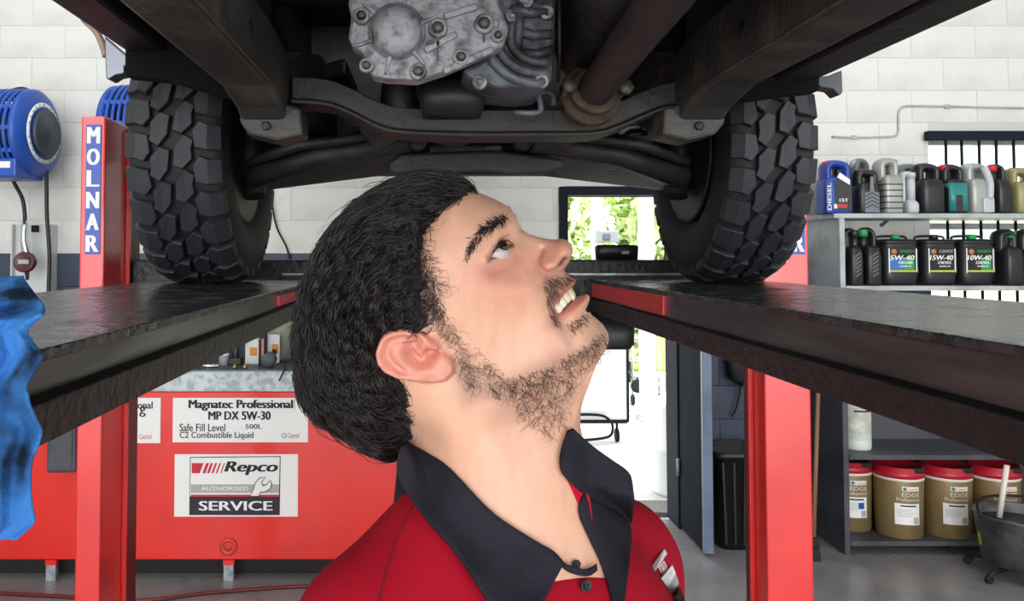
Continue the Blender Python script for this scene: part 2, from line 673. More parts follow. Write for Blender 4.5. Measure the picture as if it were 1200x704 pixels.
a = P(752, 400, 9.0)
t = empty('tool_trolley', (a.x, 9.0, -0.02), 'small tubular trolley with speaker box and wheel outside', 'trolley')
mb = MB()
x0, x1 = P(741, 400, 9.0).x, P(772, 400, 9.0).x
zt, zm, zb = P(750, 400, 9.0).z, P(750, 424, 9.0).z, P(750, 442, 9.0).z
for y in (9.0, 9.35):
    for x in (x0, x1):
        mb.cyl((x, y, 0.1), (x, y, zt), 0.012, 8)
    for z in (zt, zm, zb):
        mb.cyl((x0, y, z), (x1, y, z), 0.010, 8)
for x in (x0, x1):
    for z in (zt, zb):
        mb.cyl((x, 9.0, z), (x, 9.35, z), 0.010, 8)
mb.build('frame', M_steel, t)
wz = P(747, 452, 9.0).z
mb = MB()
mb.lathe([(0.03, -0.02), (0.065, -0.02), (0.075, -0.01), (0.075, 0.01), (0.065, 0.02), (0.03, 0.02)], (x0 + 0.05, 8.98, wz), (0.3, 1, 0), 18)
mb.cyl((x0 + 0.05, 8.99, wz), (x0 + 0.05, 9.0, zb), 0.012, 8)
mb.build('wheel', M_frame, t)
for x in (x0, x1):
    for y in (9.0, 9.35):
        mb = MB()
        mb.lathe([(0.05, -0.015), (0.06, -0.01), (0.06, 0.01), (0.05, 0.015)], (x, y, 0.04), (1, 0, 0), 14)
        mb.build('caster', M_frame, t)
mb = MB()
a, b = P(727, 424, 8.95), P(741, 448, 8.95)
mb.box((a.x, 8.96, b.z), (b.x - 0.01, 9.1, a.z))
sp = mb.build('speaker_box', M_frame, t, 0.004)
mb = MB()
mb.lathe([(0.038, 0), (0.034, 0.006), (0.01, -0.004), (0, -0.004)], ((a.x + b.x) / 2, 8.96, (a.z + b.z) / 2), (0, -1, 0), 16)
mb.build('speaker_cone', M_steel, sp)

t = empty('white_tank', (P(790, 500, 5.75).x + 0.05, 5.75, -0.02), 'white drum standing outside against the right door jamb', 'drum')
mb = MB()
c = wl(t)
mb.lathe([(0.20, 0.0), (0.22, 0.03), (0.22, 0.30), (0.228, 0.31), (0.228, 0.33), (0.22, 0.34), (0.22, 0.62), (0.21, 0.64), (0, 0.65)], c, (0, 0, 1), 28)
mb.build('shell', M_whitep, t)
mb = MB()
mb.lathe([(0.04, 0.64), (0.04, 0.67), (0, 0.672)], c + Vector((0.08, -0.08, 0)), (0, 0, 1), 12)
mb.build('bung', M_frame, t)
mb = MB()
mb.box((1.3, 5.2, -0.02), (2.2, 5.45, 0.012))
tag(mb.build('door_mat', pm('coir_mat', S(120, 120, 116), 0.95, col2=S(100, 100, 98), nscale=60, bump=0.6, bscale=200), bevel=0.004),
    'grey ribbed mat lying outside the doorway', 'mat')

# pale house across the yard, seen through the bars
t = empty('house', (11.0, 17.0, -0.02), 'pale cream house with orange roof edge beyond the barred window', 'house')
mb = MB()
mb.box((8.2, 16.5, -0.02), (15.5, 21.0, 2.9))
mb.build('wall', pm('cream_render', S(232, 222, 180), .8), t)
mb = MB()
mb.prism([(7.9, 16.2, 2.55), (15.8, 16.2, 3.75), (15.8, 16.2, 3.9), (7.9, 16.2, 2.7)], (0, 5.0, 0))
mb.build('roof_edge', pm('orange_roof_edge', S(206, 140, 96), .8), t)
mb = MB()
mb.prism([(8.0, 16.4, 2.71), (15.7, 16.4, 3.9), (15.7, 16.4, 4.5), (8.0, 16.4, 4.5)], (0, 4.5, 0))
mb.build('gable', pm('pale_blue_board', S(196, 206, 220), .8), t)
mb = MB()
mb.box((10.6, 16.46, 1.0), (11.8, 16.5, 2.1))
mb.build('window', pm('far_window', S(130, 140, 150), .3), t)

# ------------------------------------------------------------------ four-post lift
M_deck = pm('oily_black_deck', S(38, 38, 40), 0.2, col2=S(74, 74, 78), nscale=14, nlo=.5, nhi=.75, rough2=0.5, bump=0.5, bscale=45)
M_web = pm('worn_dark_steel_web', S(92, 86, 84), 0.3, 0.35, col2=S(58, 52, 52), nscale=9, nlo=.4, nhi=.65, rough2=0.4, bump=0.05, bscale=25, stretch=(1, .25, 3))
M_grease = pm('greasy_black_steel', S(22, 21, 22), 0.45, col2=S(44, 40, 40), nscale=22, nlo=.5, nhi=.75, bump=0.7, bscale=50)
M_groove = pm('dark_red_channel', S(92, 12, 18), 0.45)
lift = empty('four_post_lift', (0.1, 2.8, 0), 'red four-post vehicle lift with black runways carrying the car', 'vehicle lift')


def runway(edges_top, edges_mid, bot, inner, outer, side):
    """edges in metres below the eye; side -1 = left of the person, +1 = right"""
    y0, y1 = -1.7, 2.80
    s = side

    def sec(pts, name, mat, ya=y0, yb=y1, bev=0.002, par=lift):
        b = MB()
        b.prism([Vector((x, ya, EYE + z)) for x, z in pts], (0, yb - ya, 0))
        return b.build(name, mat, par, bev)
    it, im = edges_top, edges_mid
    deck = sec([(inner, -it), (outer, -it), (outer, -it - 0.012), (inner, -it - 0.012)], 'runway_deck', M_deck)
    # inner web, lower lip and outer web
    sec([(inner + s * 0.012, -it - 0.012), (inner + s * 0.03, -it - 0.012), (inner + s * 0.03, -bot + .01), (inner + s * 0.012, -bot + .01)], 'runway_web', M_web)
    sec([(inner + s * 0.012, -im), (inner - s * 0.006, -im - 0.004), (inner - s * 0.006, -bot), (inner + s * 0.05, -bot), (inner + s * 0.05, -bot + .012), (inner + s * 0.012, -bot + .012)],
        'runway_lip', M_grease)
    sec([(outer - s * 0.02, -it - 0.012), (outer - s * 0.002, -it - 0.012), (outer - s * 0.002, -bot), (outer - s * 0.02, -bot)], 'runway_web', M_web)
    # red painted end section of the web
    sec([(inner + s * 0.004, -it - 0.014), (inner + s * 0.012, -it - 0.014), (inner + s * 0.012, -im + .004), (inner + s * 0.004, -im + .004)],
        'runway_end_plate', M_redpost, 1.95, 2.79, 0.001)


runway(0.087, 0.130, 0.172, -0.350, -0.87, -1)
runway(0.087, 0.152, 0.199, 0.563, 1.07, 1)


def post(x0, x1, y0, y1, ztop, sgn):
    """hollow section post with a guide channel in the face that looks at the car"""
    b = MB()
    b.box((x0, y0, 0.012), (x1, y1, ztop))
    p = b.build('post', M_redpost, lift, 0.006)
    xin = x1 if sgn < 0 else x0
    b = MB()
    k = -sgn
    ya = y0 + (y1 - y0) * 0.60
    b.box((min(xin, xin + k * .006), ya, 0.012), (max(xin, xin + k * .006), y1 - 0.02, ztop - 0.01))
    b.build('guide_channel', M_groove, p)
    b = MB()
    b.box((min(xin, xin + k * .016), ya - 0.016, 0.012), (max(xin, xin + k * .016), ya, ztop - 0.02))
    b.build('guide_rail', M_redpost, p, 0.003)
    b = MB()
    b.box((x0 - .06, y0 - .06, 0), (x1 + .06, y1 + .06, 0.012))
    b.build('base_plate', M_redpost, p, 0.003)
    return p


D_P = 2.62
xa, xb = P(91, 420, D_P).x, P(120, 420, D_P).x
zt = P(118, 136, D_P).z
post_l = post(xa, xb, D_P, D_P + 0.33, zt, -1)
post_r = post(P(897, 500, D_P).x, P(951, 500, D_P).x, D_P, D_P + 0.18, zt, 1)
post(-1.16, -0.98, -1.75, -1.55, zt, -1)
post(1.10, 1.25, -1.75, -1.55, zt, 1)
mb = MB()
mb.box((xb + .018, 2.82, EYE - 0.205), (P(897, 500, D_P).x - .018, 2.95, EYE - 0.022))
cb = mb.build('crossbeam', M_grease, lift, 0.006)
mb = MB()
mb.box((-0.5, 2.805, EYE - 0.075), (0.9, 2.82, EYE - 0.068))
mb.build('beam_seam', M_steel, cb)
mb = MB()
mb.box((-0.98, -1.70, EYE - 0.36), (1.10, -1.58, EYE - 0.2))
mb.build('crossbeam', M_grease, lift, 0.006)
# rubber pad housing hung under the beam end
mb = MB()
c = P(718, 372, 2.7)
mb.loft([(c.x, 2.7, c.z - 0.10, .055, .05, 3), (c.x, 2.7, c.z - 0.085, .066, .06, 3), (c.x, 2.7, c.z + 0.02, .07, .06, 3)], 20)
mb.cyl((c.x, 2.7, c.z + .01), (c.x, 2.7, c.z + .05), .02)
mb.cyl((c.x, 2.7, c.z + .04), (c.x, 2.83, c.z + .04), .02)
mb.build('cable_pulley_cover', M_black, lift)
# black case standing on the beam
t = empty('black_case', P(722, 321, 2.9), 'small black plastic case lying on the lift crossbeam', 'case')
c = wl(t)
c.z = EYE - 0.0215
t.location = c
mb = MB()
mb.loft([(c.x, 2.89, c.z, .072, .03, 5), (c.x, 2.89, c.z + .045, .075, .032, 5), (c.x, 2.89, c.z + .052, .068, .028, 4)], 24)
mb.build('shell', M_black, t)
mb = MB()
mb.box((c.x + .01, 2.853, c.z + .02), (c.x + .035, 2.858, c.z + .03))
mb.build('badge', M_steel, t)
# post signs: white letters stacked on blue
M_blue = pm('blue_sign_face', S(44, 78, 176), 0.35)


def post_sign(p, x0, x1, z0, z1, y, full=True):
    b = MB()
    b.box((x0, y - 0.003, z0), (x1, y, z1))
    s = b.build('brand_sign', M_blue, p)
    n = len('MOLNAR')
    for i, ch in enumerate('MOLNAR'):
        zc = z1 - (z1 - z0) * (i + 0.5) / n
        lettering(ch, ((x0 + x1) / 2, y - 0.0045, zc), ((x1 - x0) * 0.72, 0, 0), (0, 0, (z1 - z0) / n * 0.76), M_whiteink, s, 'letter', 0.05)


a, b2 = P(106, 146, D_P), P(119, 298, D_P)
post_sign(post_l, xa + 0.018, xb - 0.012, b2.z, a.z, D_P)
xr0, xr1 = P(897, 500, D_P).x, P(951, 500, D_P).x
post_sign(post_r, xr1 - 0.055, xr1 - 0.012, P(940, 298, D_P).z, P(940, 146, D_P).z, D_P)

# ------------------------------------------------------------------ the car on the lift
M_rub = pm('tyre_rubber', S(38, 41, 46), 0.6, col2=S(54, 58, 64), nscale=12, nlo=.5, nhi=.75, bump=0.2, bscale=60)
M_rubd = pm('tyre_rubber_dark', S(24, 25, 28), 0.7, bump=0.2, bscale=40)
M_under = pm('underbody_black', S(34, 32, 32), 0.55, col2=S(52, 48, 45), nscale=6, nlo=.45, nhi=.75, bump=0.4, bscale=35)
M_underd = pm('underbody_dark_wax', S(24, 24, 25), 0.5, col2=S(36, 35, 35), nscale=5, bump=0.3, bscale=30)
M_rail = pm('chassis_rail_worn', S(60, 58, 55), 0.5, col2=S(96, 90, 82), nscale=9, nlo=.52, nhi=.75, bump=0.35, bscale=45)
M_alu = pm('cast_aluminium', S(176, 178, 182), 0.5, 0.3, col2=S(104, 104, 106), nscale=34, nlo=.48, nhi=.66, bump=0.4, bscale=70)
M_alu2 = pm('cast_aluminium_dirty', S(112, 116, 124), 0.5, 0.3, col2=S(56, 57, 60), nscale=14, nlo=.42, nhi=.66, bump=0.4, bscale=60)
M_rust = pm('rusty_pipe', S(66, 50, 52), 0.6, 0.1, col2=S(46, 38, 40), nscale=12, bump=0.3, bscale=50)
M_rust2 = pm('rusty_flange', S(84, 68, 54), 0.65, 0.1, col2=S(54, 44, 36), nscale=25, bump=0.4, bscale=70)
M_bolt = pm('dull_bolt', S(112, 106, 96), 0.5, 0.4, col2=S(76, 72, 68), nscale=40)
M_liner = pm('arch_liner_black', S(12, 12, 13), 0.9, spec=.2)
AX_Y, AX_Z, TR = 2.45, EYE - 0.087 + 0.39, 0.39
car = empty('car', (0.115, AX_Y, EYE - 0.087), 'dark car underside with muddy chunky tyres raised on the lift', 'car')


def tread_meshes():
    out = []
    Rb, Rt = 0.370, TR

    def bent(outline, chamfer=0.004):
        """outline of (across, along) metres, laid on the carcass"""
        b = MB()
        n = len(outline)
        cx = sum(p[0] for p in outline) / n
        cy = sum(p[1] for p in outline) / n
        rings = []
        for k, R in ((1.11, Rb - 0.006), (1.08, Rt - 0.004), (1.01, Rt)):
            rings.append([(cx + (x - cx) * k, cy + (a - cy) * k, R - max(0.0, abs(x) - 0.10) * 0.55) for x, a in outline])
        vs = []
        for r in rings:
            for x, a, R in r:
                th = a / TR
                vs.append((x, -R * math.cos(th), R * math.sin(th)))
        fs = []
        for j in range(2):
            for i in range(n):
                i2 = (i + 1) % n
                fs.append((j * n + i, j * n + i2, (j + 1) * n + i2, (j + 1) * n + i))
        fs.append(tuple(range(2 * n, 3 * n)))
        b.add(vs, fs)
        me = b.mesh('tread_block', M_rub)
        bm = bmesh.new()
        bm.from_mesh(me)
        bmesh.ops.recalc_face_normals(bm, faces=bm.faces)
        bm.to_mesh(me)
        bm.free()
        return me
    # shoulder lug, inner hexagon-like blocks (mirrored on the other half)
    lug = [(0.066, -0.030), (0.098, -0.036), (0.132, -0.036), (0.132, 0.026), (0.100, 0.026), (0.078, 0.034), (0.060, 0.012)]
    mid = [(0.006, -0.036), (0.030, -0.044), (0.056, -0.020), (0.054, 0.006), (0.060, 0.026), (0.036, 0.040), (0.012, 0.012)]
    out.append((bent(lug), 0.0))
    out.append((bent([(-x, -a) for x, a in lug]), 0.35))
    out.append((bent(mid), 0.45))
    out.append((bent([(-x, -a) for x, a in mid]), 0.85))
    return out


TREADS = tread_meshes()
NP = 27


def wheel(cx, inward, sx):
    c = Vector((cx, AX_Y, AX_Z))
    b = MB()
    prof = [(0.205, -0.105), (0.225, -0.125), (0.29, -0.142), (0.335, -0.138), (0.360, -0.126), (0.370, -0.105), (0.3715, 0.0),
            (0.370, 0.105), (0.360, 0.126), (0.335, 0.138), (0.29, 0.142), (0.225, 0.125), (0.205, 0.105)]
    b.lathe(prof, c, (1, 0, 0), 72, cap=False)
    ty = b.build('tyre', M_rubd, car)
    ty.location = c - wl(car)
    ty.data.transform(Matrix.Translation(-(c - wl(car))))
    ty.scale = (sx, 1, 1)
    for me, ph in TREADS:
        for i in range(NP):
            o = link('tread_block', me, ty)
            o.rotation_euler = ((i + ph) * 2 * PI / NP, 0, 0)
    # rim and hub, brake disc on the inboard side
    b = MB()
    b.lathe([(0.0, -0.02), (0.08, -0.02), (0.10, 0.0), (0.17, 0.02), (0.19, -0.06), (0.20, -0.10), (0.212, -0.105), (0.212, -0.11),
             (0.198, -0.11)], c, (-inward, 0, 0), 40)
    b.lathe([(0.205, 0.105), (0.198, 0.08), (0.19, 0.02)], c, (1, 0, 0), 40, cap=False)
    b.lathe([(0.190, -0.10), (0.196, -0.10), (0.190, 0.10)], c, (1, 0, 0), 40, cap=False)
    b.build('wheel_rim', M_underd, car)
    b = MB()
    b.lathe([(0.15, 0.03), (0.15, 0.045), (0.06, 0.045), (0.06, 0.10), (0.0, 0.10)], c, (inward, 0, 0), 32)
    b.build('brake_disc', M_rail, car)


wheel(-0.654, 1, 0.93)
wheel(0.897, -1, 0.84)
CCX = 0.115

# floor pan, sills, firewall, engine and nose: what closes the view upward
mb = MB()
mb.prism([E(-0.70, 0.60, -1.8), E(0.91, 0.60, -1.8), E(0.91, 0.60, 1.95), E(-0.70, 0.60, 1.95)], (0, 0, 0.03))
mb.build('floor_pan', M_underd, car)
for x0, x1, zz in ((-0.70, -0.60, 0.467), (0.80, 0.91, 0.402)):
    mb = MB()
    mb.box((x0, -1.8, EYE + zz), (x1, 1.88, EYE + 0.75))
    mb.build('sill', M_underd, car, 0.012)
# ribs pressed into the pan
for i in range(5):
    mb = MB()
    y = -0.2 + i * 0.42
    mb.box((-0.60, y, EYE + 0.575), (-0.40, y + 0.06, EYE + 0.60))
    mb.box((0.63, y, EYE + 0.575), (0.80, y + 0.06, EYE + 0.60))
    mb.build('floor_rib', M_underd, car, 0.01)
# rear lips of the wheel arches
for s, (xo, zo), (xi, zi) in ((-1, (-0.70, 0.41), (-0.36, 0.335)), (1, (0.91, 0.375), (0.60, 0.335))):
    mb = MB()
    y = 1.86
    mb.prism([E(xo, zo + .22, y), E(xo, zo, y), E((xo * 0.7 + xi * .3), zo - 0.01, y), E(xi, zi, y), E(xi, 0.66, y)], (0, 0.05, 0))
    mb.build('arch_lip', M_liner, car, 0.008)
mb = MB()
mb.prism([E(-0.86, 0.74, 1.88), E(1.09, 0.74, 1.88), E(1.09, 0.74, 3.1), E(-0.86, 0.74, 3.1)], (0, 0, 0.03))
mb.build('wing_panel', M_underd, car)
# engine bay bulk and nose closing the front
mb = MB()
mb.prism([E(-0.40, 0.27, 2.62), E(0.63, 0.27, 2.62), E(0.68, 1.0, 2.62), E(-0.45, 1.0, 2.62)], (0, 0.06, 0))
mb.build('radiator_panel', M_underd, car)
mb = MB()
mb.prism([E(-0.86, 0.36, 3.1), E(-0.5, 0.31, 3.16), E(0.73, 0.31, 3.16), E(1.09, 0.36, 3.1), E(1.09, 0.95, 3.1), E(-0.86, 0.95, 3.1)], (0, 0.10, 0))
mb.build('front_bumper', M_underd, car, 0.01)
mb = MB()
mb.loft([(CCX, 2.25, EYE + 0.30, .15, .18, 4), (CCX, 2.25, EYE + 0.36, .19, .22, 4), (CCX, 2.25, EYE + 0.62, .2, .24, 4), (CCX, 2.25, EYE + 0.9, .24, .26, 4)], 28)
mb.build('engine_sump', M_underd, car)
for s in (-1, 1):
    x = CCX + s * 0.52
    mb = MB()
    mb.box((x - .03, 1.9, EYE + 0.38), (x + .03, 3.05, EYE + 1.0))
    mb.build('inner_guard', M_underd, car, 0.01)


# chassis rails with their drop brackets
def rail(s):
    xi, xo = CCX + s * 0.405, CCX + s * 0.50
    b = MB()
    lo, hi = 0.312, 0.437
    prof = [(-1.8, lo, hi), (1.50, lo, hi), (1.62, lo - .02, hi - .01), (1.72, lo - .062, hi - .02), (1.80, lo - .06, hi - .01), (1.95, lo - 0.01, hi + .05),
            (2.25, lo + .06, hi + .12), (3.1, lo + .06, hi + .12)]
    vs, fs = [], []
    for y, l, h in prof:
        vs += [E(xi, l, y), E(xo, l, y), E(xo, h, y), E(xi, h, y)]
    for i in range(len(prof) - 1):
        a, c = 4 * i, 4 * i + 4
        for k in range(4):
            k2 = (k + 1) % 4
            fs.append((a + k, a + k2, c + k2, c + k) if s > 0 else (a + k2, a + k, c + k, c + k2))
    fs.append((3, 2, 1, 0) if s > 0 else (0, 1, 2, 3))
    n = 4 * (len(prof) - 1)
    fs.append((n, n + 1, n + 2, n + 3) if s > 0 else (n + 3, n + 2, n + 1, n))
    b.add(vs, fs)
    r = b.build('chassis_rail', M_rail, car, 0.010)
    # punched holes in the inner face
    for y, zz, rr in ((0.86, 0.375, .016), (1.14, 0.38, .009), (1.32, 0.372, .014), (0.6, 0.36, .012)):
        b = MB()
        b.lathe([(rr, 0.0), (rr * .9, 0.0018), (0, 0.0018)], (xi, y, EYE + zz), (-s, 0, 0), 14)
        b.build('access_hole', M_blackm, r)
    b = MB()
    b.tube([E(xi - s * .002, lo + 0.004, y) for y in np.linspace(0.4, 1.5, 10)], 0.0035, 6)
    b.build('weld_seam', M_rail, r)
    # bracket that carries the crossmember
    b = MB()
    y = 1.66
    b.prism([E(xi - s * .03, 0.30, y), E(xi - s * .035, 0.245, y), E(xi + s * .02, 0.232, y), E(xi + s * .075, 0.245, y), E(xo, 0.27, y), E(xo, 0.33, y)], (0, 0.09, 0))
    br = b.build('crossmember_bracket', M_rail, car, 0.006)
    b = MB()
    b.lathe([(.010, 0), (.010, .006), (.006, .007), (0, .007)], E(xi + s * .04, 0.262, y), (0, -1, 0), 6)
    b.build('bolt', M_under, br)
    return r


rail(-1)
rail(1)

# gearbox crossmember: pressed channel dipping in the middle
mb = MB()
D_X = 1.72
line = [(345, 119), (385, 122), (415, 133), (440, 146), (470, 154), (540, 157), (620, 157), (690, 156), (720, 148), (748, 136), (772, 127), (800, 124)]
path = crom([P(x, y, D_X) for x, y in line], 4)
vs, fs = [], []
sec = [(-0.035, 0.046), (-0.033, 0.0), (-0.05, -0.004), (-0.05, -0.012), (0.05, -0.012), (0.05, 0.046)]
for p in path:
    for dy, dz in sec:
        vs.append((p.x, p.y + dy, p.z + dz))
n = len(sec)
for i in range(len(path) - 1):
    for k in range(n):
        k2 = (k + 1) % n
        fs.append((i * n + k, i * n + k2, (i + 1) * n + k2, (i + 1) * n + k))
fs.append(tuple(reversed(range(n))))
fs.append(tuple(range((len(path) - 1) * n, len(path) * n)))
mb.add(vs, fs)
xm = mb.build('crossmember', M_under, car, 0.0025)
for px, py in ((405, 160), (695, 160)):
    pass

# front suspension: lower arms, upper arms, knuckles, differential skid
for s in (-1, 1):
    def q(dx, zz, y):
        return E(CCX + s * dx, zz, y)
    b = MB()
    b.prism([q(0.10, 0.285, 2.28), q(0.30, 0.275, 2.16), q(0.62, 0.190, 2.34), q(0.64, 0.190, 2.46), q(0.62, 0.20, 2.56), q(0.28, 0.26, 2.72), q(0.10, 0.285, 2.74)], (0, 0, 0.06))
    arm = b.build('lower_arm', M_under, car, 0.012)
    b = MB()
    b.tube([q(0.16, 0.295, 2.12), q(0.40, 0.262, 2.16), q(0.60, 0.215, 2.26)], [0.03, 0.028, 0.032], 12)
    b.build('arm_web', M_under, arm)
    b = MB()
    b.lathe([(.026, -.05), (.03, -.045), (.03, .045), (.026, .05)], q(0.14, 0.30, 2.16), (0, 1, 0), 16)
    b.build('arm_bush', M_under, arm)
    b = MB()
    b.prism([q(0.34, 0.50, 2.25), q(0.60, 0.46, 2.38), q(0.60, 0.46, 2.50), q(0.34, 0.50, 2.62)], (0, 0, 0.05))
    b.build('upper_arm', M_underd, car, 0.01)
    b = MB()
    b.tube([q(0.63, 0.17, 2.42), q(0.65, 0.30, 2.45), q(0.63, 0.48, 2.45)], [0.035, 0.05, 0.035], 12)
    b.build('steering_knuckle', M_underd, car)
    b = MB()
    b.tube([q(0.12, 0.36, 2.42), q(0.62, 0.30, 2.45)], 0.026, 12)
    b.build('drive_shaft', M_underd, car)
    b = MB()
    b.tube([q(0.20, 0.31, 2.06), q(0.45, 0.28, 2.10), q(0.60, 0.25, 2.22)], 0.013, 10)
    b.build('tie_rod', M_under, car)
    b = MB()
    coil = [q(0.50, 0.26 + 0.28 * i / 60, 2.45) + Vector((0.05 * math.cos(i * 0.55), 0.05 * math.sin(i * 0.55), 0)) for i in range(61)]
    b.tube(coil, 0.009, 6)
    b.build('coil_spring', M_underd, car)
    b = MB()
    b.prism([q(0.16, 0.30, 2.0), q(0.30, 0.40, 1.98), q(0.36, 0.40, 2.0), q(0.24, 0.255, 2.04)], (0, 0.02, 0))
    b.build('strut_plate', M_under, car, 0.004)

mb = MB()
D_S = 2.14
pts = [(455, 190), (470, 180), (520, 178), (580, 176), (660, 186), (665, 196), (640, 203), (596, 205), (566, 200), (530, 203), (480, 205), (458, 203)]
mb.prism([P(x, y, D_S) for x, y in pts], (0, 0.16, 0.02))
mb.build('skid_plate', M_under, car, 0.008)
mb = MB()
mb.lathe([(0.0, -.10), (.06, -.09), (.085, -.04), (.09, .0), (.085, .05), (.05, .09), (0, .1)], E(CCX - .05, 0.36, 2.05), (0.2, 1, 0), 24)
mb.build('differential', M_underd, car)
mb = MB()
mb.tube(crom([E(-.2, .33, 1.95), E(.0, .325, 1.96), E(.3, .325, 1.96), E(.45, .34, 1.97)], 5), .022, 10)
mb.build('steering_rack', M_under, car)

# gearbox: two aluminium castings, dome, ribs, bosses and bolts
D_G = 1.42
g = [(412, -30), (408, 4), (411, 20), (408, 44), (412, 54), (424, 60), (432, 80), (436, 89), (452, 92), (488, 94), (520, 84), (560, 67), (590, 55), (597, 34), (586, 5), (580, -30)]
mb = MB()
mb.prism([P(x, y, D_G) for x, y in g], (0, 0.05, 0.0))
gb = mb.build('gearbox_cover', M_alu, car, 0.006)
mb = MB()
mb.prism([P(x * .93 + 35, y * .9, D_G + .05) for x, y in g], (0, 0.22, 0.03))
mb.build('gearbox_case', M_alu2, car, 0.01)
c = P(465, 38, D_G)
mb = MB()
mb.lathe([(.052, 0), (.050, .006), (.044, .010), (.0435, .020), (.040, .026), (.025, .029), (0, .030)], c, (0, -1, -0.12), 36)
mb.build('bearing_dome', M_alu, gb)
for an in (20, 75, 140, 200, 255, 310):
    a = math.radians(an)
    v = Vector((math.cos(a), 0, math.sin(a)))
    mb = MB()
    sd = Vector((-v.z, 0, v.x)) * 0.004
    p0, p1 = c + v * 0.046, c + v * 0.078
    mb.prism([p0 - sd, p1 - sd * .5, p1 + sd * .5, p0 + sd], (0, -0.010, 0))
    mb.build('casting_rib', M_alu, gb, 0.002)
for px, py, r, L in ((513, 34, .012, .045), (567, 29, .012, .02), (540, 68, .010, 0), (490, 85, .010, 0), (583, 43, .008, 0), (424, 20, .010, 0), (430, 78, .009, 0)):
    b = P(px, py, D_G)
    mb = MB()
    mb.lathe([(r * 1.5, 0), (r * 1.4, .012), (r * .9, .013), (r * .9, .008), (0, .008)], b, (0, -1, 0), 18)
    bo = mb.build('bolt_boss', M_alu, gb)
    mb = MB()
    mb.lathe([(r * .8, .008), (r * .8, .018), (r * .6, .02), (0, .02)], b, (0, -1, 0), 6)
    if L:
        mb.prism([b + Vector((-.003, 0, -r)), b + Vector((.003, 0, -r)), b + Vector((.001, 0, -r - L)), b + Vector((-.001, 0, -r - L))], (0, -.008, 0))
    mb.build('bolt', M_bolt, gb, 0)
for seg in (((520, 84), (578, 58)), ((585, 30), (560, 22)), ((498, 60), (535, 40)), ((560, 8), (520, 20))):
    a, b = P(*seg[0], D_G), P(*seg[1], D_G)
    mb = MB()
    v = (b - a).normalized()
    sd = Vector((-v.z, 0, v.x)) * 0.006
    mb.prism([a - sd, b - sd, b + sd, a + sd], (0, -0.008, 0))
    mb.build('casting_rib', M_alu, gb, 0.003)
# rear housing with sweeping ribs
h = [(560, -30), (575, 12), (600, 40), (560, 72), (540, 82), (552, 92), (580, 101), (612, 103), (640, 101), (648, 92), (650, 60), (652, 20), (654, -30)]
mb = MB()
mb.prism([P(x, y, D_G + .06) for x, y in h], (0, 0.2, 0.0))
gh = mb.build('gearbox_rear_housing', M_alu2, car, 0.01)
for k, (r0, a0, a1) in enumerate(((36, 150, 285), (52, 165, 280), (66, 175, 272))):
    mb = MB()
    pp = []
    for i in range(13):
        a = math.radians(a0 + (a1 - a0) * i / 12)
        pp.append(P(634 + r0 * math.cos(a), 42 - r0 * 0.85 * math.sin(a), D_G + .055))
    mb.tube(pp, 0.010, 8)
    mb.build('sweeping_rib', M_alu2, gh)
for (x0, y0, x1, y1) in ((598, 10, 640, 14), (604, 36, 646, 40), (612, 62, 648, 58), (610, 5, 606, 60)):
    mb = MB()
    mb.tube([P(x0, y0, D_G + .055), P((x0 + x1) / 2, (y0 + y1) / 2 + 3, D_G + .045), P(x1, y1, D_G + .055)], 0.009, 8)
    mb.build('housing_rib', M_alu2, gh)
for px, py in ((640, 16), (562, 97), (634, 96), (616, 3), (600, 20)):
    mb = MB()
    mb.lathe([(.014, 0), (.013, .012), (.007, .013), (.007, .008), (0, .008)], P(px, py, D_G + .06), (0, -1, 0), 16)
    mb.build('bolt_boss', M_alu, gh)
mb = MB()
mb.tube([P(655, -20, D_G + .03), P(656, 60, D_G + .05), P(654, 96, D_G + .1)], 0.004, 6)
mb.build('breather_pipe', M_underd, car)
# dark mount, rods and hook beneath the gearbox
mb = MB()
mb.loft([(P(530, 120, 1.62).x, 1.64, P(530, 134, 1.62).z, .06, .05, 4), (P(530, 120, 1.62).x, 1.64, P(530, 98, 1.62).z, .075, .06, 3)], 20)
mb.build('gearbox_mount', M_underd, car)
mb = MB()
mb.box(P(505, 118, 1.66), P(625, 98, 1.66) + Vector((0, .05, 0)))
mb.build('mount_plate', M_under, car, 0.006)
mb = MB()
mb.tube(crom([P(602, 132, 1.6), P(630, 132, 1.6), P(634, 124, 1.6), P(632, 112, 1.6), P(640, 108, 1.6), P(648, 112, 1.6), P(648, 124, 1.6)], 4), 0.006, 8)
mb.build('cable_hook', M_alu2, car)
mb = MB()
mb.lathe([(.04, -.08), (.045, -.07), (.045, .07), (.04, .08)], P(470, 118, 1.75), (0.1, 0, 1), 20)
mb.build('transfer_bracket', M_underd, car)
# exhaust: pipe, flange, catalyst can
mb = MB()
pipe = crom([P(905, -175, 0.75), P(800, -30, 1.05), P(740, 48, 1.34), P(703, 98, 1.58), P(692, 112, 1.64)], 6)
mb.tube(pipe, 0.036, 18)
ex = mb.build('exhaust_pipe', M_rust, car)
dirv = (pipe[-1] - pipe[-6]).normalized()
mb = MB()
c = pipe[-4]
mb.lathe([(.044, -.012), (.050, -.008), (.050, .0), (.044, .004)], c, dirv, 24)
mb.lathe([(.062, .012), (.064, .014), (.064, .026), (.060, .03)], c, dirv, 24)
mb.build('exhaust_flange', M_rust2, ex)
sidev = dirv.cross(Vector((0, 0, 1))).normalized()
for k in (-1, 1):
    mb = MB()
    b = c + sidev * 0.058 * k
    mb.cyl(b - dirv * .03, b + dirv * .035, 0.008, 10)
    mb.lathe([(.016, .0), (.016, .012), (0, .013)], b - dirv * .02, -dirv, 6)
    mb.build('flange_bolt', M_bolt, ex)
mb = MB()
a, b = P(690, 62, 1.75), P(735, -40, 1.35)
mb.lathe([(.03, -.04), (.07, .0), (.078, .03), (.078, .36), (.07, .40), (.04, .44)], a, b - a, 24)
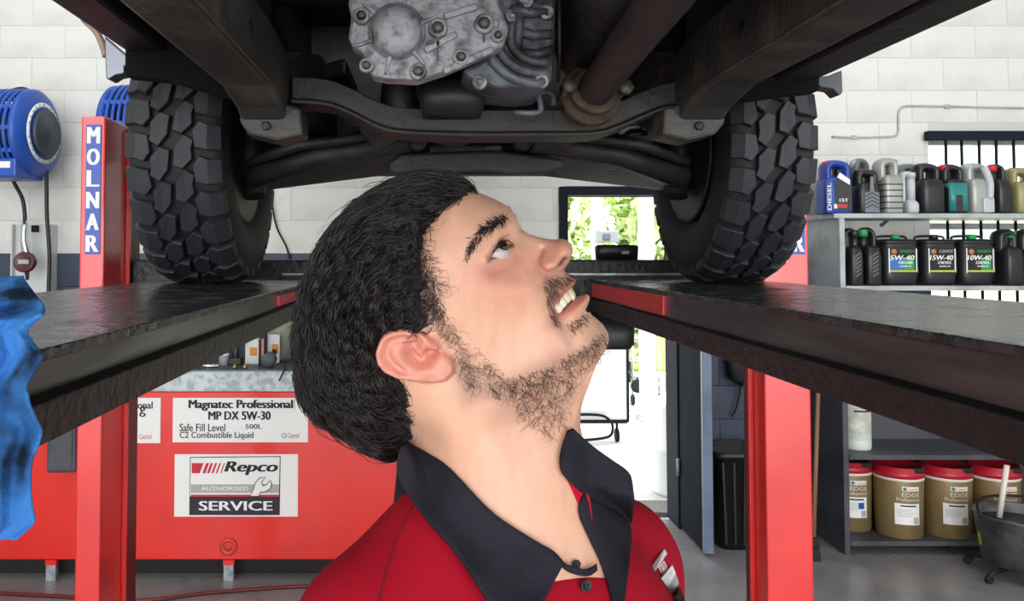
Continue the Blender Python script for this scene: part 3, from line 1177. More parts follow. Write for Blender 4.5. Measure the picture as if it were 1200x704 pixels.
mb.build('catalyst_can', M_under, car)
# chrome flare ends and trim in front of the arches
mb = MB()
for dx in (0,):
    pl = [(122, 42), (131, 50), (150, 66), (160, 76), (158, 84), (146, 78), (146, 86), (136, 88), (128, 93), (124, 92), (123, 70)]
    mb.prism([P(x, y, 1.93) for x, y in pl], (0.0, 0.05, 0))
mb.build('chrome_flare', pm('dull_chrome', S(96, 98, 104), 0.25, 0.9), car, 0.003)
mb = MB()
mb.tube(crom([P(98, 22, 2.0), P(112, 36, 2.0), P(120, 52, 2.0), P(124, 66, 2.0)], 4), 0.009, 8)
mb.build('flare_edge', pm('faded_trim', S(150, 128, 110), 0.5), car)
mb = MB()
pl = [(952, 92), (972, 88), (987, 82), (988, 108), (984, 112), (976, 104), (962, 102)]
mb.prism([P(x, y, 2.05) for x, y in pl], (0, 0.05, 0))
mb.build('mud_flap', M_dark_and_shade, car, 0.003)

# ------------------------------------------------------------------ red oil tank bench on the left
TY = 4.15
tank = empty('oil_tank', (-1.2, TY, 0), 'long red oil storage tank with white signs and galvanised top', 'oil tank')
tx0, tx1 = -2.9, 0.24
zt0, zt1 = P(270, 656, TY).z, P(270, 458, TY).z
ztop = P(270, 433, TY).z
mb = MB()
mb.box((tx0, TY, zt0), (tx1, 4.88, zt1))
mb.build('tank_body', M_red, tank, 0.008)
mb = MB()
mb.box((tx0, TY - 0.012, zt1), (tx1 + 0.01, 4.90, ztop - 0.008))
mb.box((tx0, TY + 0.02, ztop - 0.008), (tx1 - .02, 4.86, ztop - 0.006), 1)
mb.build('top_tray', [M_steel, M_dark_and_shade], tank, 0.006)
mb = MB()
mb.box((tx0, TY + 0.10, 0), (tx1 - .1, 4.80, zt0))
mb.build('under_tank_shade', M_blackm, tank)  # black box standing in for the shade under the tank
for px in (268, 60, 470):
    x = P(px, 640, TY).x
    mb = MB()
    mb.box((x - .027, TY - .004, zt0 - 0.025), (x + .027, TY + .03, zt0))
    mb.box((x - .024, TY - .002, 0.0), (x + .024, TY + .03, zt0 - 0.025), 1)
    mb.build('foot', [M_red, M_steel], tank)
c = P(268, 640, TY)
mb = MB()
mb.lathe([(.044, 0), (.044, .010), (.036, .016), (.030, .016), (.028, .012), (.018, .012), (.016, .022), (0, .022)], c, (0, -1, 0), 24)
mb.build('drain_plug', pm('drain_red', S(206, 60, 50), 0.4), tank)
# signs
SY = TY - 0.004


def board(px0, py0, px1, py1, name='sign_board'):
    a, b = P(px0, py0, TY), P(px1, py1, TY)
    m = MB()
    m.box((a.x, SY, b.z), (b.x, TY, a.z))
    return m.build(name, M_paper, tank, 0.001, bseg=1)


def word(s, px0, py0, px1, py1, par, mat=M_ink, bold=0.02, shear=0.0, lift=0.002):
    a, b = P(px0, py0, TY), P(px1, py1, TY)
    return lettering(s, ((a.x + b.x) / 2, SY - lift, (a.z + b.z) / 2), (b.x - a.x, 0, 0), (0, 0, a.z - b.z), mat, par, 'lettering', bold, shear)


s1 = board(203, 466, 361, 518)
word('Magnatec Professional', 222, 468, 343, 481, s1, bold=0.04)
word('MP DX 5W-30', 245, 481.5, 317, 491.5, s1, bold=0.04)
word('Safe Fill Level', 211, 496, 264, 505, s1, bold=0.012)
word('500L', 288, 496.5, 307, 502, s1, bold=0.02)
word('C2 Combustible Liquid', 211, 505.5, 297, 515, s1, bold=0.012)
word('Castrol', 337, 507, 351, 512.5, s1, M_redink, 0.01, 0.15)
mb = MB()
c = P(333, 510, TY)
mb.lathe([(.012, 0), (.008, .001)], (c.x, SY - .001, c.z), (0, -1, 0), 14, cap=False)
mb.build('emblem_ring', pm('green_print', S(80, 130, 90), 0.6), s1)
s2 = board(120, 466, 188, 519)
word('Magnatec Professional', 84, 470, 179, 481, s2, bold=0.02)
word('g', 164, 476, 171, 488, s2, bold=0.02)
word('Castrol', 163.5, 508, 178, 514, s2, M_redink, 0.01, 0.15)
s0 = board(20, 466, 70, 519)
word('MP DX', 24, 470, 60, 481, s0, bold=0.02)
s3 = board(205, 532, 349, 605)
# workshop badge: bars, name, grey band, wrench, dark service band
def quad(par, pts, mat, lift, name):
    m = MB()
    q = [P(x, y, TY) for x, y in pts]
    m.prism([Vector((v.x, SY - lift, v.z)) for v in q], (0, -0.0006, 0))
    return m.build(name, mat, par)


quad(s3, [(223, 535), (329, 534), (328, 603), (222, 603)], M_ink, 0.0005, 'badge_border')
quad(s3, [(224, 536), (328, 535), (327, 581), (223, 581)], M_paper, 0.0012, 'badge_face')
quad(s3, [(225, 542), (239, 542), (234.5, 554), (225, 554)], M_redink, 0.002, 'red_bar')
for k in range(5):
    x = 242 + k * 5.2
    w = 3.6 - k * 0.55
    quad(s3, [(x, 542), (x + w, 542), (x + w - 4.5, 554), (x - 4.5, 554)], M_redink, 0.002, 'red_bar')
word('Repco', 264, 540, 325, 556, s3, M_ink, 0.05, 0.25, 0.003)
quad(s3, [(224, 567), (327, 567), (327, 577), (224, 577)], M_greyink, 0.0018, 'grey_band')
word('AUTHORISED', 236, 569.5, 291, 574, s3, M_whiteink, 0.015, 0, 0.0032)
quad(s3, [(224, 579), (327, 579), (327, 581.5), (224, 581.5)], M_redink, 0.002, 'red_line')
quad(s3, [(223, 583), (328, 583), (327.5, 602.5), (222.5, 602.5)], pm('service_band', S(42, 36, 46), .6), 0.002, 'service_band')
word('SERVICE', 234, 586.5, 319, 597.5, s3, M_whiteink, 0.045, 0, 0.0032)
wr = [(293.7, 580.7), (297.5, 572), (299, 565.7), (304.6, 559.3), (311.3, 558.2), (306.8, 564.5), (308.3, 568.3), (312.5, 567.5), (317, 562), (318.8, 565.7), (317, 572), (310.6, 575.8),
      (305.7, 575.8), (303.8, 580.7)]
quad(s3, wr, M_paper, 0.0036, 'wrench_mark')
mb = MB()
mb.tube([Vector((P(x, y, TY).x, SY - .0044, P(x, y, TY).z)) for x, y in wr], 0.0022, 6, closed=True)
mb.build('wrench_outline', M_ink, s3)
# soot specks on the paint are in the material; fuel-gauge box beside the post
t = empty('gauge_box', P(74, 553, TY - .06), 'dark grey box hung on the tank behind the left post', 'box')
mb = MB()
a, b = P(57, 470, TY - .05), P(90, 553, TY - .05)
mb.box((a.x, TY - .07, b.z), (b.x, TY - .013, a.z))
mb.build('case', M_dark_and_shade, t, 0.012)
mb = MB()
mb.box((a.x + .015, TY - .076, b.z + .02), (b.x - .015, TY - .07, a.z - .05))
mb.build('front_panel', M_dark_and_shade, t, 0.003)

# things on the galvanised top
BZ = ztop - 0.0055


def bpt(px, d=4.35):
    return P(px, 430, d).x


M_carton = pm('white_carton', S(220, 222, 224), 0.6)
M_orange = pm('orange_print', S(214, 140, 40), 0.6)


def carton(px0, px1, pyt, d, rot, label, orange):
    sc = d / F
    w = (px1 - px0) * sc
    h = (P(px0, pyt, d).z - BZ)
    x = bpt((px0 + px1) / 2, d)
    t = empty('filter_carton', (x, d, BZ), label, 'carton')
    t.rotation_euler = (0, 0, rot)
    m = MB()
    m.box((-w / 2, -.03, 0), (w / 2, .03, h))
    link('box', m.mesh('box', M_carton, bevel=0.002, bseg=1), t)
    m = MB()
    m.box((-w * .15, -.0325, h * .35), (w * .38, -.030, h * .68))
    link('orange_print', m.mesh('orange_print', M_orange), t)
    if orange:
        m = MB()
        m.box((-w * .1, -.034, h * .32), (w * .25, -.0325, h * .5))
        link('dark_print', m.mesh('dark_print', M_ink), t)
    return t


carton(289, 305, 397, 4.42, -0.1, 'white filter carton with orange filter print on the bench', False)
carton(313, 327, 392, 4.46, 0.25, 'taller white carton with gable top and dark logo on the bench', True)
t = empty('slim_box', (bpt(309, 4.40), 4.40, BZ), 'slim black box with pink lettering between two white cartons', 'box')
mb = MB()
mb.box((-.012, -.03, 0), (.014, .03, .17))
link('box', mb.mesh('box', M_ink, bevel=0.002, bseg=1), t)
mb = MB()
mb.box((-.006, -.032, .03), (.006, -.03, .14))
link('print', mb.mesh('print', pm('pink_print', S(200, 130, 140), .6)), t)
t = empty('grey_oil_filter', (bpt(315, 4.30), 4.30, BZ + .037), 'round grey oil filter lying on its side by the cartons', 'oil filter')
mb = MB()
mb.lathe([(.028, -.045), (.036, -.04), (.036, .035), (.033, .04), (.0, .042)], (0, 0, 0), (0, -1, 0), 24)
link('can', mb.mesh('can', pm('filter_grey', S(84, 86, 94), 0.5)), t)
for px in (275, 287):
    t = empty('brass_fitting', (bpt(px, 4.24), 4.24, BZ), 'left brass hose fitting on the bench edge' if px == 275 else 'right brass hose fitting on the bench edge', 'fitting', 'brass fittings on the bench')
    mb = MB()
    mb.lathe([(.013, 0), (.013, .010), (.008, .012), (.008, .02), (0, .02)], (0, 0, 0), (0, 0, 1), 6)
    link('hex_body', mb.mesh('hex_body', pm('brass', S(196, 160, 80), 0.35, 0.9)), t)
t = empty('cordless_tool', (bpt(276, 4.40), 4.40, BZ), 'small dark power tool standing on the bench left of cartons', 'tool')
mb = MB()
mb.box((-.035, -.03, 0), (.035, .03, .035))
mb.loft([(0, 0, .035, .018, .02, 3), (0, 0, .10, .016, .018, 3)], 16)
link('handle', mb.mesh('handle', M_black, bevel=.003), t)
mb = MB()
mb.lathe([(.02, -.05), (.026, -.04), (.026, .03), (.012, .05), (.01, .07), (0, .07)], (0, 0, .115), (0.6, -0.6, 0), 16)
link('motor_head', mb.mesh('motor_head', M_blackm), t)
t = empty('white_tub', (bpt(262, 4.36), 4.36, BZ), 'small white plastic tub on the bench beneath the runway', 'tub')
mb = MB()
mb.lathe([(.022, 0), (.027, .05), (.029, .05), (.029, .062), (0, .064)], (0, 0, 0), (0, 0, 1), 18)
link('pot', mb.mesh('pot', M_carton), t)
t = empty('torch_rod', (bpt(248, 4.26), 4.26, BZ + .009), 'short silver inspection rod lying on the bench', 'torch')
mb = MB()
mb.lathe([(.006, -.045), (.009, -.04), (.009, .03), (.006, .035), (0, .04)], (0, 0, 0), (1, .1, 0), 12)
link('barrel', mb.mesh('barrel', M_chrome), t)
t = empty('olive_drum', (bpt(331, 4.62), 4.62, BZ), 'olive plastic drum at the back of the bench', 'drum')
mb = MB()
mb.lathe([(.10, 0), (.105, .02), (.105, .28), (.09, .31), (.03, .33), (.03, .36), (0, .362)], (0, 0, 0), (0, 0, 1), 28)
link('shell', mb.mesh('shell', pm('olive_plastic', S(138, 140, 122), .5)), t)
t = empty('dark_toolbox', (bpt(390, 4.50), 4.50, BZ), 'dark metal toolbox on the bench behind the head', 'toolbox')
mb = MB()
mb.box((-.17, -.10, 0), (.2, .10, .19))
link('box', mb.mesh('box', M_dark_and_shade, bevel=.006), t)
mb = MB()
mb.tube(crom([(-.06, 0, .19), (-.055, 0, .225), (.055, 0, .225), (.06, 0, .19)], 4), .008, 8)
link('handle', mb.mesh('handle', M_blackm), t)
t = empty('loose_wire', P(333, 428, TY - .01), 'loose black wire hooked over the galvanised edge', 'wire')
mb = MB()
mb.tube(crom([P(333, 427, TY + .1), P(334, 431, TY - .014), P(331, 438, TY - .020), P(327, 446, TY - .016)], 5), .004, 6)
mb.build('strand', M_blackm, t)

# hose lying on the floor before the tank
mb = MB()
pts = [P(x, y, d) for x, y, d in ((-30, 690, 4.0), (60, 693, 3.95), (165, 697, 3.9), (230, 691, 3.97), (300, 684, 4.03), (380, 678, 4.07), (520, 676, 4.09))]
pts = [Vector((p.x, p.y, 0.009)) for p in pts]
tag(mb.tube(crom(pts, 6), 0.009, 8).build('floor_hose', M_groove), 'thin dark red hose lying on the floor before the tank', 'hose')

# ------------------------------------------------------------------ hose reels and oil gun on the left wall
M_rblue = pm('reel_blue_plastic', S(36, 84, 176), 0.4)
M_hose = pm('black_hose', S(30, 30, 33), 0.5)


def reel(x, z, lab, detail=True):
    t = empty('hose_reel', (x, 4.60, z), lab, 'hose reel', 'blue hose reels on the left wall')
    t.rotation_euler = (0, 0, math.radians(-5))
    m = MB()
    m.lathe([(.0, -.13), (.17, -.13), (.17, .13), (0, .13)], (0, 0, 0), (1, 0, 0), 32)
    link('hose_drum', m.mesh('hose_drum', M_hose), t)
    for sx in (-1, 1):
        m = MB()
        m.lathe([(.10, .10), (.235, .12), (.25, .13), (.25, .15), (.235, .165), (.19, .185), (.10, .20), (.06, .20)], (0, 0, 0), (sx, 0, 0), 40)
        ck = link('side_cheek', m.mesh('side_cheek', M_rblue), t)
        m = MB()
        m.lathe([(.135, .201), (.135, .215), (.125, .222), (.09, .218), (.085, .226), (.05, .224), (.045, .23), (0, .231)], (0, 0, 0), (sx, 0, 0), 32)
        link('hub_disc', m.mesh('hub_disc', pm('reel_disc_grey', S(64, 72, 78), .5)), ck)
        if sx > 0:
            m = MB()
            m.lathe([(.150, .1955), (.172, .191), (.174, .193), (.152, .1975)], (0, 0, 0), (1, 0, 0), 40, cap=False)
            ring = link('label_ring', m.mesh('label_ring', M_paper), ck)
            for k in range(26):
                if k % 7 == 6:
                    continue
                a = k / 26 * 2 * PI
                m = MB()
                cc = Vector((.1975, .162 * math.cos(a), .162 * math.sin(a)))
                u = Vector((0, -math.sin(a), math.cos(a)))
                v = Vector((0, math.cos(a), math.sin(a)))
                m.prism([cc - u * .008 - v * .005, cc + u * .008 - v * .005, cc + u * .005 + v * .005, cc - u * .005 + v * .005], (.001, 0, 0))
                link('print_mark', m.mesh('print_mark', M_greyink), ring)
    for k in range(7):
        xx = -.10 + k * .034
        m = MB()
        arc = [(xx, .245 * math.cos(a), .245 * math.sin(a)) for a in np.linspace(math.radians(60), math.radians(300), 22)]
        m.tube(arc, .011, 6)
        link('cage_rib', m.mesh('cage_rib', M_rblue), t)
    for a in (150, 180, 210, 240):
        m = MB()
        c, s = math.cos(math.radians(a)) * .238, math.sin(math.radians(a)) * .238
        m.box((-.13, c - .012, s - .012), (.13, c + .012, s + .012))
        link('cage_bar', m.mesh('cage_bar', M_rblue, bevel=.003), t)
    m = MB()
    m.box((-.15, -.20, -.265), (.15, .08, -.16))
    g = link('hose_guide', m.mesh('hose_guide', M_rblue, bevel=.01), t)
    m = MB()
    m.box((-.10, -.203, -.215), (.12, -.2, -.18))
    link('maker_label', m.mesh('maker_label', M_paper), g)
    m = MB()
    m.box((-.05, .10, -.06), (.05, .343, .06))
    link('wall_bracket', m.mesh('wall_bracket', M_blackm), t)
    return t


reel(P(14, 157, 4.60).x, P(8, 157, 4.60).z, 'blue hose reel above the silver gauge plate at the far left')
reel(P(168, 152, 4.60).x, P(168, 152, 4.60).z, 'second blue hose reel mostly hidden behind the left post and tyre')
mb = MB()
d = 4.66
mb.tube(crom([P(8, 108, d), P(26, 104, d), P(40, 112, d), P(50, 135, d), P(54, 190, d), P(55, 250, d), P(58, 300, d), P(57, 345, d), P(60, 420, d)], 6), .012, 8)
tag(mb.build('hose', M_hose), 'black hose looping off the far left reel and hanging straight down', 'hose')
t = empty('gauge_plate', (P(38, 330, 4.85).x, 4.85, P(38, 335, 4.85).z), 'galvanised wall plate holding the oil gun under the reel', 'wall plate')
mb = MB()
a, b = P(16, 263, 4.85), P(58, 345, 4.85)
mb.box((a.x, 4.86, b.z), (b.x, 4.944, a.z))
mb.box((a.x, 4.82, b.z), (a.x + .008, 4.86, a.z))
mb.box((b.x - .008, 4.82, b.z), (b.x, 4.86, a.z))
mb.build('plate', pm('zinc_plate', S(204, 208, 208), .5, .1), t)
mb = MB()
mb.box((P(38, 0, 4.8).x, 4.83, P(0, 272, 4.85).z), (P(45, 0, 4.8).x, 4.86, P(0, 264, 4.85).z))
mb.build('hook', M_blackm, t, .003)
t = empty('oil_gun', (P(31, 300, 4.72).x, 4.72, P(31, 318, 4.72).z), 'oil gun with dark red gauge hanging from its short hose', 'oil gun')
mb = MB()
d = 4.72
mb.tube(crom([P(12, 203, d), P(17, 215, d), P(26, 232, d), P(29, 250, d), P(29, 262, d)], 6), .012, 8)
mb.build('short_hose', M_hose, t)
mb = MB()
mb.tube([P(29, 258, d), P(29, 266, d), P(28, 280, d), P(32, 296, d), P(32, 328, d)], [.014, .02, .02, .028, .010], 10)
mb.build('gun_body', M_chrome, t)
c = P(29, 307, d - .04)
mb = MB()
mb.lathe([(.055, -.03), (.060, -.02), (.060, .012), (.052, .018), (.046, .014), (0, .014)], c, (0, -1, 0.1), 28)
gg = mb.build('gauge', pm('gauge_maroon', S(84, 34, 40), .4), t)
mb = MB()
mb.box((c.x - .03, c.y - .0175, c.z - .010), (c.x + .03, c.y - .0155, c.z + .014))
mb.build('gauge_print', M_greyink, gg)

# ------------------------------------------------------------------ blue rag over the left runway
M_rag = pm('blue_rag_cloth', S(66, 130, 204), 0.95, col2=S(34, 50, 70), nscale=13, nlo=.46, nhi=.60, bump=0.3, bscale=220, spec=.1)
t = empty('blue_rag', (-0.36, 0.62, EYE - 0.087), 'oil-stained blue rag draped over the edge of the left runway', 'rag')
D_R = 0.66
outl_r = [(325, 28), (340, 40), (360, 53), (372, 49), (388, 32), (400, 41), (416, 52), (430, 44), (450, 30), (474, 33), (490, 40), (505, 48), (520, 44), (540, 36), (560, 35), (590, 37), (612, 40), (625, 24), (633, 14)]
rows = []
vs, fs = [], []
NR, NC = 80, 40
ry = np.linspace(322, 632, NR)
rr = np.interp(ry, [p[0] for p in outl_r], [p[1] for p in outl_r])
for j in range(NR):
    for i in range(NC):
        u = i / (NC - 1)
        px = -110 + (rr[j] + 110) * u
        py = ry[j] + (18 * (1 - u) * 0.9 if ry[j] > 600 else 0)
        hang = max(0.0, (ry[j] - 372) / 260)
        fold = 0.006 * math.sin(u * 17 + 1.5 * math.sin(j * 0.07)) * min(1, hang * 4) + 0.003 * math.sin(u * 31 + j * .11)
        if ry[j] < 372:                    # lies crumpled on the deck
            dd = D_R + 0.035 - (ry[j] - 322) / 50 * 0.06 + 0.010 * math.sin(u * 11 + j * .5) + 0.008 * math.sin(j * .9 + u * 5)
        else:
            dd = D_R - 0.025 + fold - 0.03 * min(1, hang * 3)
        vs.append(P(px, py, dd))
for j in range(NR - 1):
    for i in range(NC - 1):
        a = j * NC + i
        fs.append((a, a + NC, a + NC + 1, a + 1))
mb = MB()
mb.add(vs, fs, 0, True)
rag = mb.build('cloth', M_rag, t)
md = rag.modifiers.new('thickness', 'SOLIDIFY')
md.thickness = 0.003
ss = rag.modifiers.new('soft', 'SUBSURF')
ss.levels = ss.render_levels = 1

# ------------------------------------------------------------------ shelf unit on the right
SH = 4.50
shelf = empty('shelf_unit', (2.9, SH, 0), 'open grey steel shelf unit full of oil bottles and drums', 'shelf')
sx0 = P(986, 400, SH).x
sx1 = 3.85
SB = SH + 0.40
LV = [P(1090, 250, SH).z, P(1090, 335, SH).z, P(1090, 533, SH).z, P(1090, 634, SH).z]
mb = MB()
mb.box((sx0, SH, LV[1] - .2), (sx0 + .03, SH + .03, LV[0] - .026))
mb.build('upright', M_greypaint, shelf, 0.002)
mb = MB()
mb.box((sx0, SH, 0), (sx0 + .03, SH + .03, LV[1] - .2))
mb.build('upright', M_dark_and_shade, shelf, 0.002)  # lower upright darker: the runway's shade is put into its colour
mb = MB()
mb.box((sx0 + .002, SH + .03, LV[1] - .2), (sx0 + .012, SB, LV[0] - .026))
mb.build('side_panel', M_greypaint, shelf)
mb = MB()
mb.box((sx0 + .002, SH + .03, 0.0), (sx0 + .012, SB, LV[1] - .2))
mb.build('side_panel', M_dark_and_shade, shelf)  # lower panel too carries painted shade
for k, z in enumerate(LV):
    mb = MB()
    mt = M_greypaint if k < 2 else M_dark_and_shade  # lower boards take the colour with shade in it
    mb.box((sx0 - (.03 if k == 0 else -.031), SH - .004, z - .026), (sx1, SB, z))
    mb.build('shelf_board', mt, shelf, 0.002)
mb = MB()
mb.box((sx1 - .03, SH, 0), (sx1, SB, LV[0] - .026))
mb.build('side_panel', M_dark_and_shade, shelf, 0.002)
mb = MB()
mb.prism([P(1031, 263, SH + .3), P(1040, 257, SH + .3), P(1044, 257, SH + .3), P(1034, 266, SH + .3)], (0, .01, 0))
mb.build('brace', M_dark_and_shade, shelf)
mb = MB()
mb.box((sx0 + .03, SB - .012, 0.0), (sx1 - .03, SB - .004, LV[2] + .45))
mb.build('back_sheet', M_dark_and_shade, shelf)


def jug(name, label, px0, px1, pyt, base, d, mat, capmat, capside=-1, hole=True, grp='oil bottles on the top shelf', trim=None, depth=None, waist=None):
    """moulded oil jug: body, hollow handle, spout and cap"""
    k = d / F
    w = (px1 - px0) * k
    h = P(px0, pyt, d).z - base
    dp = (depth or 0.20)
    x = P((px0 + px1) / 2, 250, d).x
    t = empty(name, (x, d + dp / 2 - .04, base), label, 'bottle', grp)
    m = MB()
    hw, hd = w / 2, dp / 2
    top = h * (0.62 if waist is None else waist)
    m.loft([(0, 0, 0, hw * .92, hd * .94, 5), (0, 0, .012, hw, hd, 6), (0, 0, top * .8, hw, hd, 6), (0, 0, top, hw * .93, hd * .94, 5), (0, .0, top + h * .06, hw * .75, hd * .75, 4)], 28)
    link('body', m.mesh('body', mat), t)
    # grip arch
    s = -capside
    m = MB()
    r = min(.018, w * .16)
    pts = crom([(s * hw * .72, 0, top * .93), (s * hw * .74, 0, h * .84), (s * hw * .45, 0, h - r * 1.6), (capside * hw * .25, 0, h - r * 1.3), (capside * hw * .62, 0, h * .86), (capside * hw * .62, 0, top)], 5)
    m.tube(pts, [r * 1.35] * len(pts), 12)
    for v in range(len(m.v)):
        xx, yy, zz = m.v[v]
        m.v[v] = (xx, yy * 2.2, min(zz, h))
    link('grip', m.mesh('grip', mat), t)
    m = MB()
    cx = capside * hw * .55
    m.lathe([(.022, top * .95), (.022, h * .86), (0, h * .86)], (cx, -hd * .2, 0), (0, 0, 1), 16)
    sp = link('spout', m.mesh('spout', mat), t)
    m = MB()
    m.lathe([(.026, h * .84), (.026, h * .95), (.022, h * .965), (0, h * .965)], (cx, -hd * .2, 0), (0, 0, 1), 18)
    link('cap', m.mesh('cap', capmat), t)
    if trim:
        trim(t, hw, hd, h, top)
    return t


K_black = pm('black_bottle', S(34, 35, 38), 0.35)
K_navy = pm('blue_bottle', S(32, 66, 158), 0.35)
K_silver = pm('silver_bottle', S(166, 168, 164), 0.35, 0.25)
K_pale = pm('pale_grey_bottle', S(188, 192, 196), 0.4)
K_teal = pm('teal_bottle', S(44, 132, 130), 0.3)
K_gold = pm('gold_bottle', S(150, 144, 100), 0.4, 0.2)
K_grey = pm('grey_bottle', S(112, 118, 126), 0.4)
K_redc = pm('red_cap', S(196, 40, 48), 0.4)
K_green = pm('green_cap', S(40, 160, 90), 0.4)
Z0 = LV[0] + .0005


def fl(t, name, x0, x1, z0, z1, y, mat, th=.002, par=None):
    m = MB()
    m.box((x0, y - th, z0), (x1, y, z1))
    return link(name, m.mesh(name, mat), par or t)


def tr_blue(t, hw, hd, h, top):
    p = fl(t, 'front_label', -hw * .35, hw * .8, h * .06, top * .98, -hd, K_black)
    fl(t, 'blue_edge', -hw * .97, -hw * .55, h * .02, top * .98, -hd * .99, K_navy)
    lettering('DIESEL', (-hw * .76, -hd - .002, top * .5), (0, 0, top * .8), (-hw * .28, 0, 0), M_whiteink, p, 'lettering', .03, local=True)
    lettering('15T', (hw * .25, -hd - .0035, h * .24), (hw * .6, 0, 0), (0, 0, h * .06), M_whiteink, p, 'lettering', .04, local=True)
    fl(t, 'red_flash', -hw * .25, hw * .5, h * .10, h * .17, -hd - .002, K_redc, par=p)
    fl(t, 'white_flash', -hw * .45, -hw * .2, h * .09, h * .17, -hd - .002, M_whiteink, par=p)
    m = MB()
    m.prism([(-hw * .2, -hd - .003, h * .66), (hw * .7, -hd - .003, h * .52), (hw * .7, -hd - .003, h * .62), (hw * .0, -hd - .003, h * .75)], (0, .004, 0))
    link('white_strap', m.mesh('white_strap', M_whiteink), t)


def tr_ribs(mat, n=5):
    def f(t, hw, hd, h, top):
        for i in range(n):
            z = h * .08 + i * top * .17
            m = MB()
            m.loft([(0, 0, z, hw * 1.02, hd * 1.02, 6), (0, 0, z + .006, hw * 1.02, hd * 1.02, 6)], 28)
            link('rib', m.mesh('rib', mat), t)
    return f


def tr_chev(t, hw, hd, h, top):
    p = fl(t, 'grey_panel', -hw * .55, hw * .75, h * .02, top * .75, -hd, K_grey, .004)
    for i in range(5):
        z = h * .10 + i * h * .085
        m = MB()
        m.prism([(-hw * .5, -hd - .005, z), (0.1 * hw, -hd - .005, z + .02), (hw * .7, -hd - .005, z), (hw * .7, -hd - .005, z + .006), (.1 * hw, -hd - .005, z + .026), (-hw * .5, -hd - .005, z + .006)], (0, .004, 0))
        link('chevron', m.mesh('chevron', K_black), p)
    m = MB()
    m.prism([(-.1 * hw, -hd, top * .75), (.3 * hw, -hd, top * .75), (.22 * hw, -hd, h * .8), (-.02 * hw, -hd, h * .8)], (0, -.006, 0))
    link('grey_neck', m.mesh('grey_neck', K_grey), t)


def tr_teal(t, hw, hd, h, top):
    m = MB()
    m.loft([(0, -.004, .014, hw * .97, hd * .99, 6), (0, -.004, top * .96, hw * .97, hd * .99, 6)], 24)
    link('teal_shell', m.mesh('teal_shell', K_teal), t)
    fl(t, 'dark_recess', -hw * .35, hw * .25, h * .04, h * .36, -hd - .002, K_black)


def tr_white(t, hw, hd, h, top):
    m = MB()
    m.box((-hw * .1, -hd - .012, .005), (hw * .9, -hd * .8, h * .30))
    link('base_block', m.mesh('base_block', K_pale, bevel=.006), t)
    m = MB()
    m.tube(crom([(hw * .55, -hd, h * .28), (hw * .6, -hd, h * .6), (hw * .3, -hd * .8, h * .9)], 5), .02, 10)
    link('front_grip', m.mesh('front_grip', K_pale), t)


D1 = 4.58
jug('oil_bottle', 'black oil bottle half hidden at the back of top shelf beside the tyre', 964, 984, 188, Z0, 4.80, K_black, K_black, grp='oil bottles on the top shelf', depth=.08)
jug('oil_bottle', 'blue and black oil bottle with red cap at the left end of top shelf', 964, 997, 187, Z0, 4.54, K_navy, K_redc, trim=tr_blue, depth=.14)
jug('oil_bottle', 'clear grey bottle standing behind the chevron bottle on the top shelf', 998, 1016, 186, Z0, 4.80, K_grey, K_pale, depth=.08)
jug('oil_bottle', 'black bottle with grey chevron panel on the top shelf', 1003, 1029, 197, Z0, 4.54, K_black, K_black, trim=tr_chev, depth=.16)
jug('oil_bottle', 'silver ribbed bottle, tallest on the left half of the top shelf', 1033, 1056, 184, Z0, 4.54, K_silver, K_silver, 1, trim=tr_ribs(K_black), depth=.18)
jug('oil_bottle', 'dark grey bottle with red cap behind the slim pale bottle on top shelf', 1050, 1076, 192, Z0, 4.80, K_grey, K_redc, 1, depth=.08)
t = jug('oil_bottle', 'slim pale grey bottle flaring at its base on the top shelf', 1060, 1074, 200, Z0, 4.52, K_pale, K_pale, 1, depth=.16, waist=.25)
jug('oil_bottle', 'broad black bottle with open handle mid top shelf', 1077, 1105, 190, Z0, 4.54, K_black, K_black, depth=.2)
jug('oil_bottle', 'teal bodied bottle with dark top and red cap on the top shelf', 1107, 1132, 191, Z0, 4.54, K_black, K_redc, trim=tr_teal, depth=.2)
jug('oil_bottle', 'pale silver bottle with chunky front grip on the top shelf', 1134, 1160, 190, Z0, 4.55, K_silver, K_pale, trim=tr_white, depth=.18)
jug('oil_bottle', 'black bottle between the pale silver and gold bottles on top shelf', 1165, 1183, 191, Z0, 4.54, K_black, K_redc, depth=.2)
jug('oil_bottle', 'gold bottle at the right end of the top shelf', 1187, 1218, 195, Z0, 4.54, K_gold, K_gold, depth=.2)

Z1 = LV[1] + .0005


def tr_slim(t, hw, hd, h, top):
    for i in range(6):
        z = h * .15 + i * h * .07
        m = MB()
        m.prism([(-hw * .3, -hd, z), (hw * .4, -hd, z + .02), (hw * .4, -hd, z + .026), (-hw * .3, -hd, z + .006)], (0, -.003, 0))
        link('slash_mark', m.mesh('slash_mark', K_grey), t)


jug('oil_bottle', 'narrow black bottle next to the left upright on the second shelf', 992, 1008, 267, Z1, 4.55, K_black, K_black, 1, grp='black bottles on the second shelf', trim=tr_slim, depth=.2)
jug('oil_bottle', 'narrow black bottle with green cap beside the 5W-40 drum', 1011, 1029, 266, Z1, 4.55, K_black, K_green, -1, grp='black bottles on the second shelf', trim=tr_slim, depth=.2)
jug('oil_bottle', 'plain black bottle right of the 10W-40 drum on second shelf', 1173, 1195, 268, Z1, 4.55, K_black, K_green, 1, grp='black bottles on the second shelf', depth=.2)
jug('oil_bottle', 'plain black bottle at the right end of the second shelf', 1199, 1221, 268, Z1, 4.55, K_black, K_black, 1, grp='black bottles on the second shelf', depth=.2)

M_lgreen = pm('label_green', S(40, 150, 90), .5)
M_lblue = pm('label_blue', S(50, 110, 180), .5)
M_yel = pm('label_yellow', S(190, 200, 60), .5)
M_orl = pm('label_orange', S(196, 120, 60), .5)


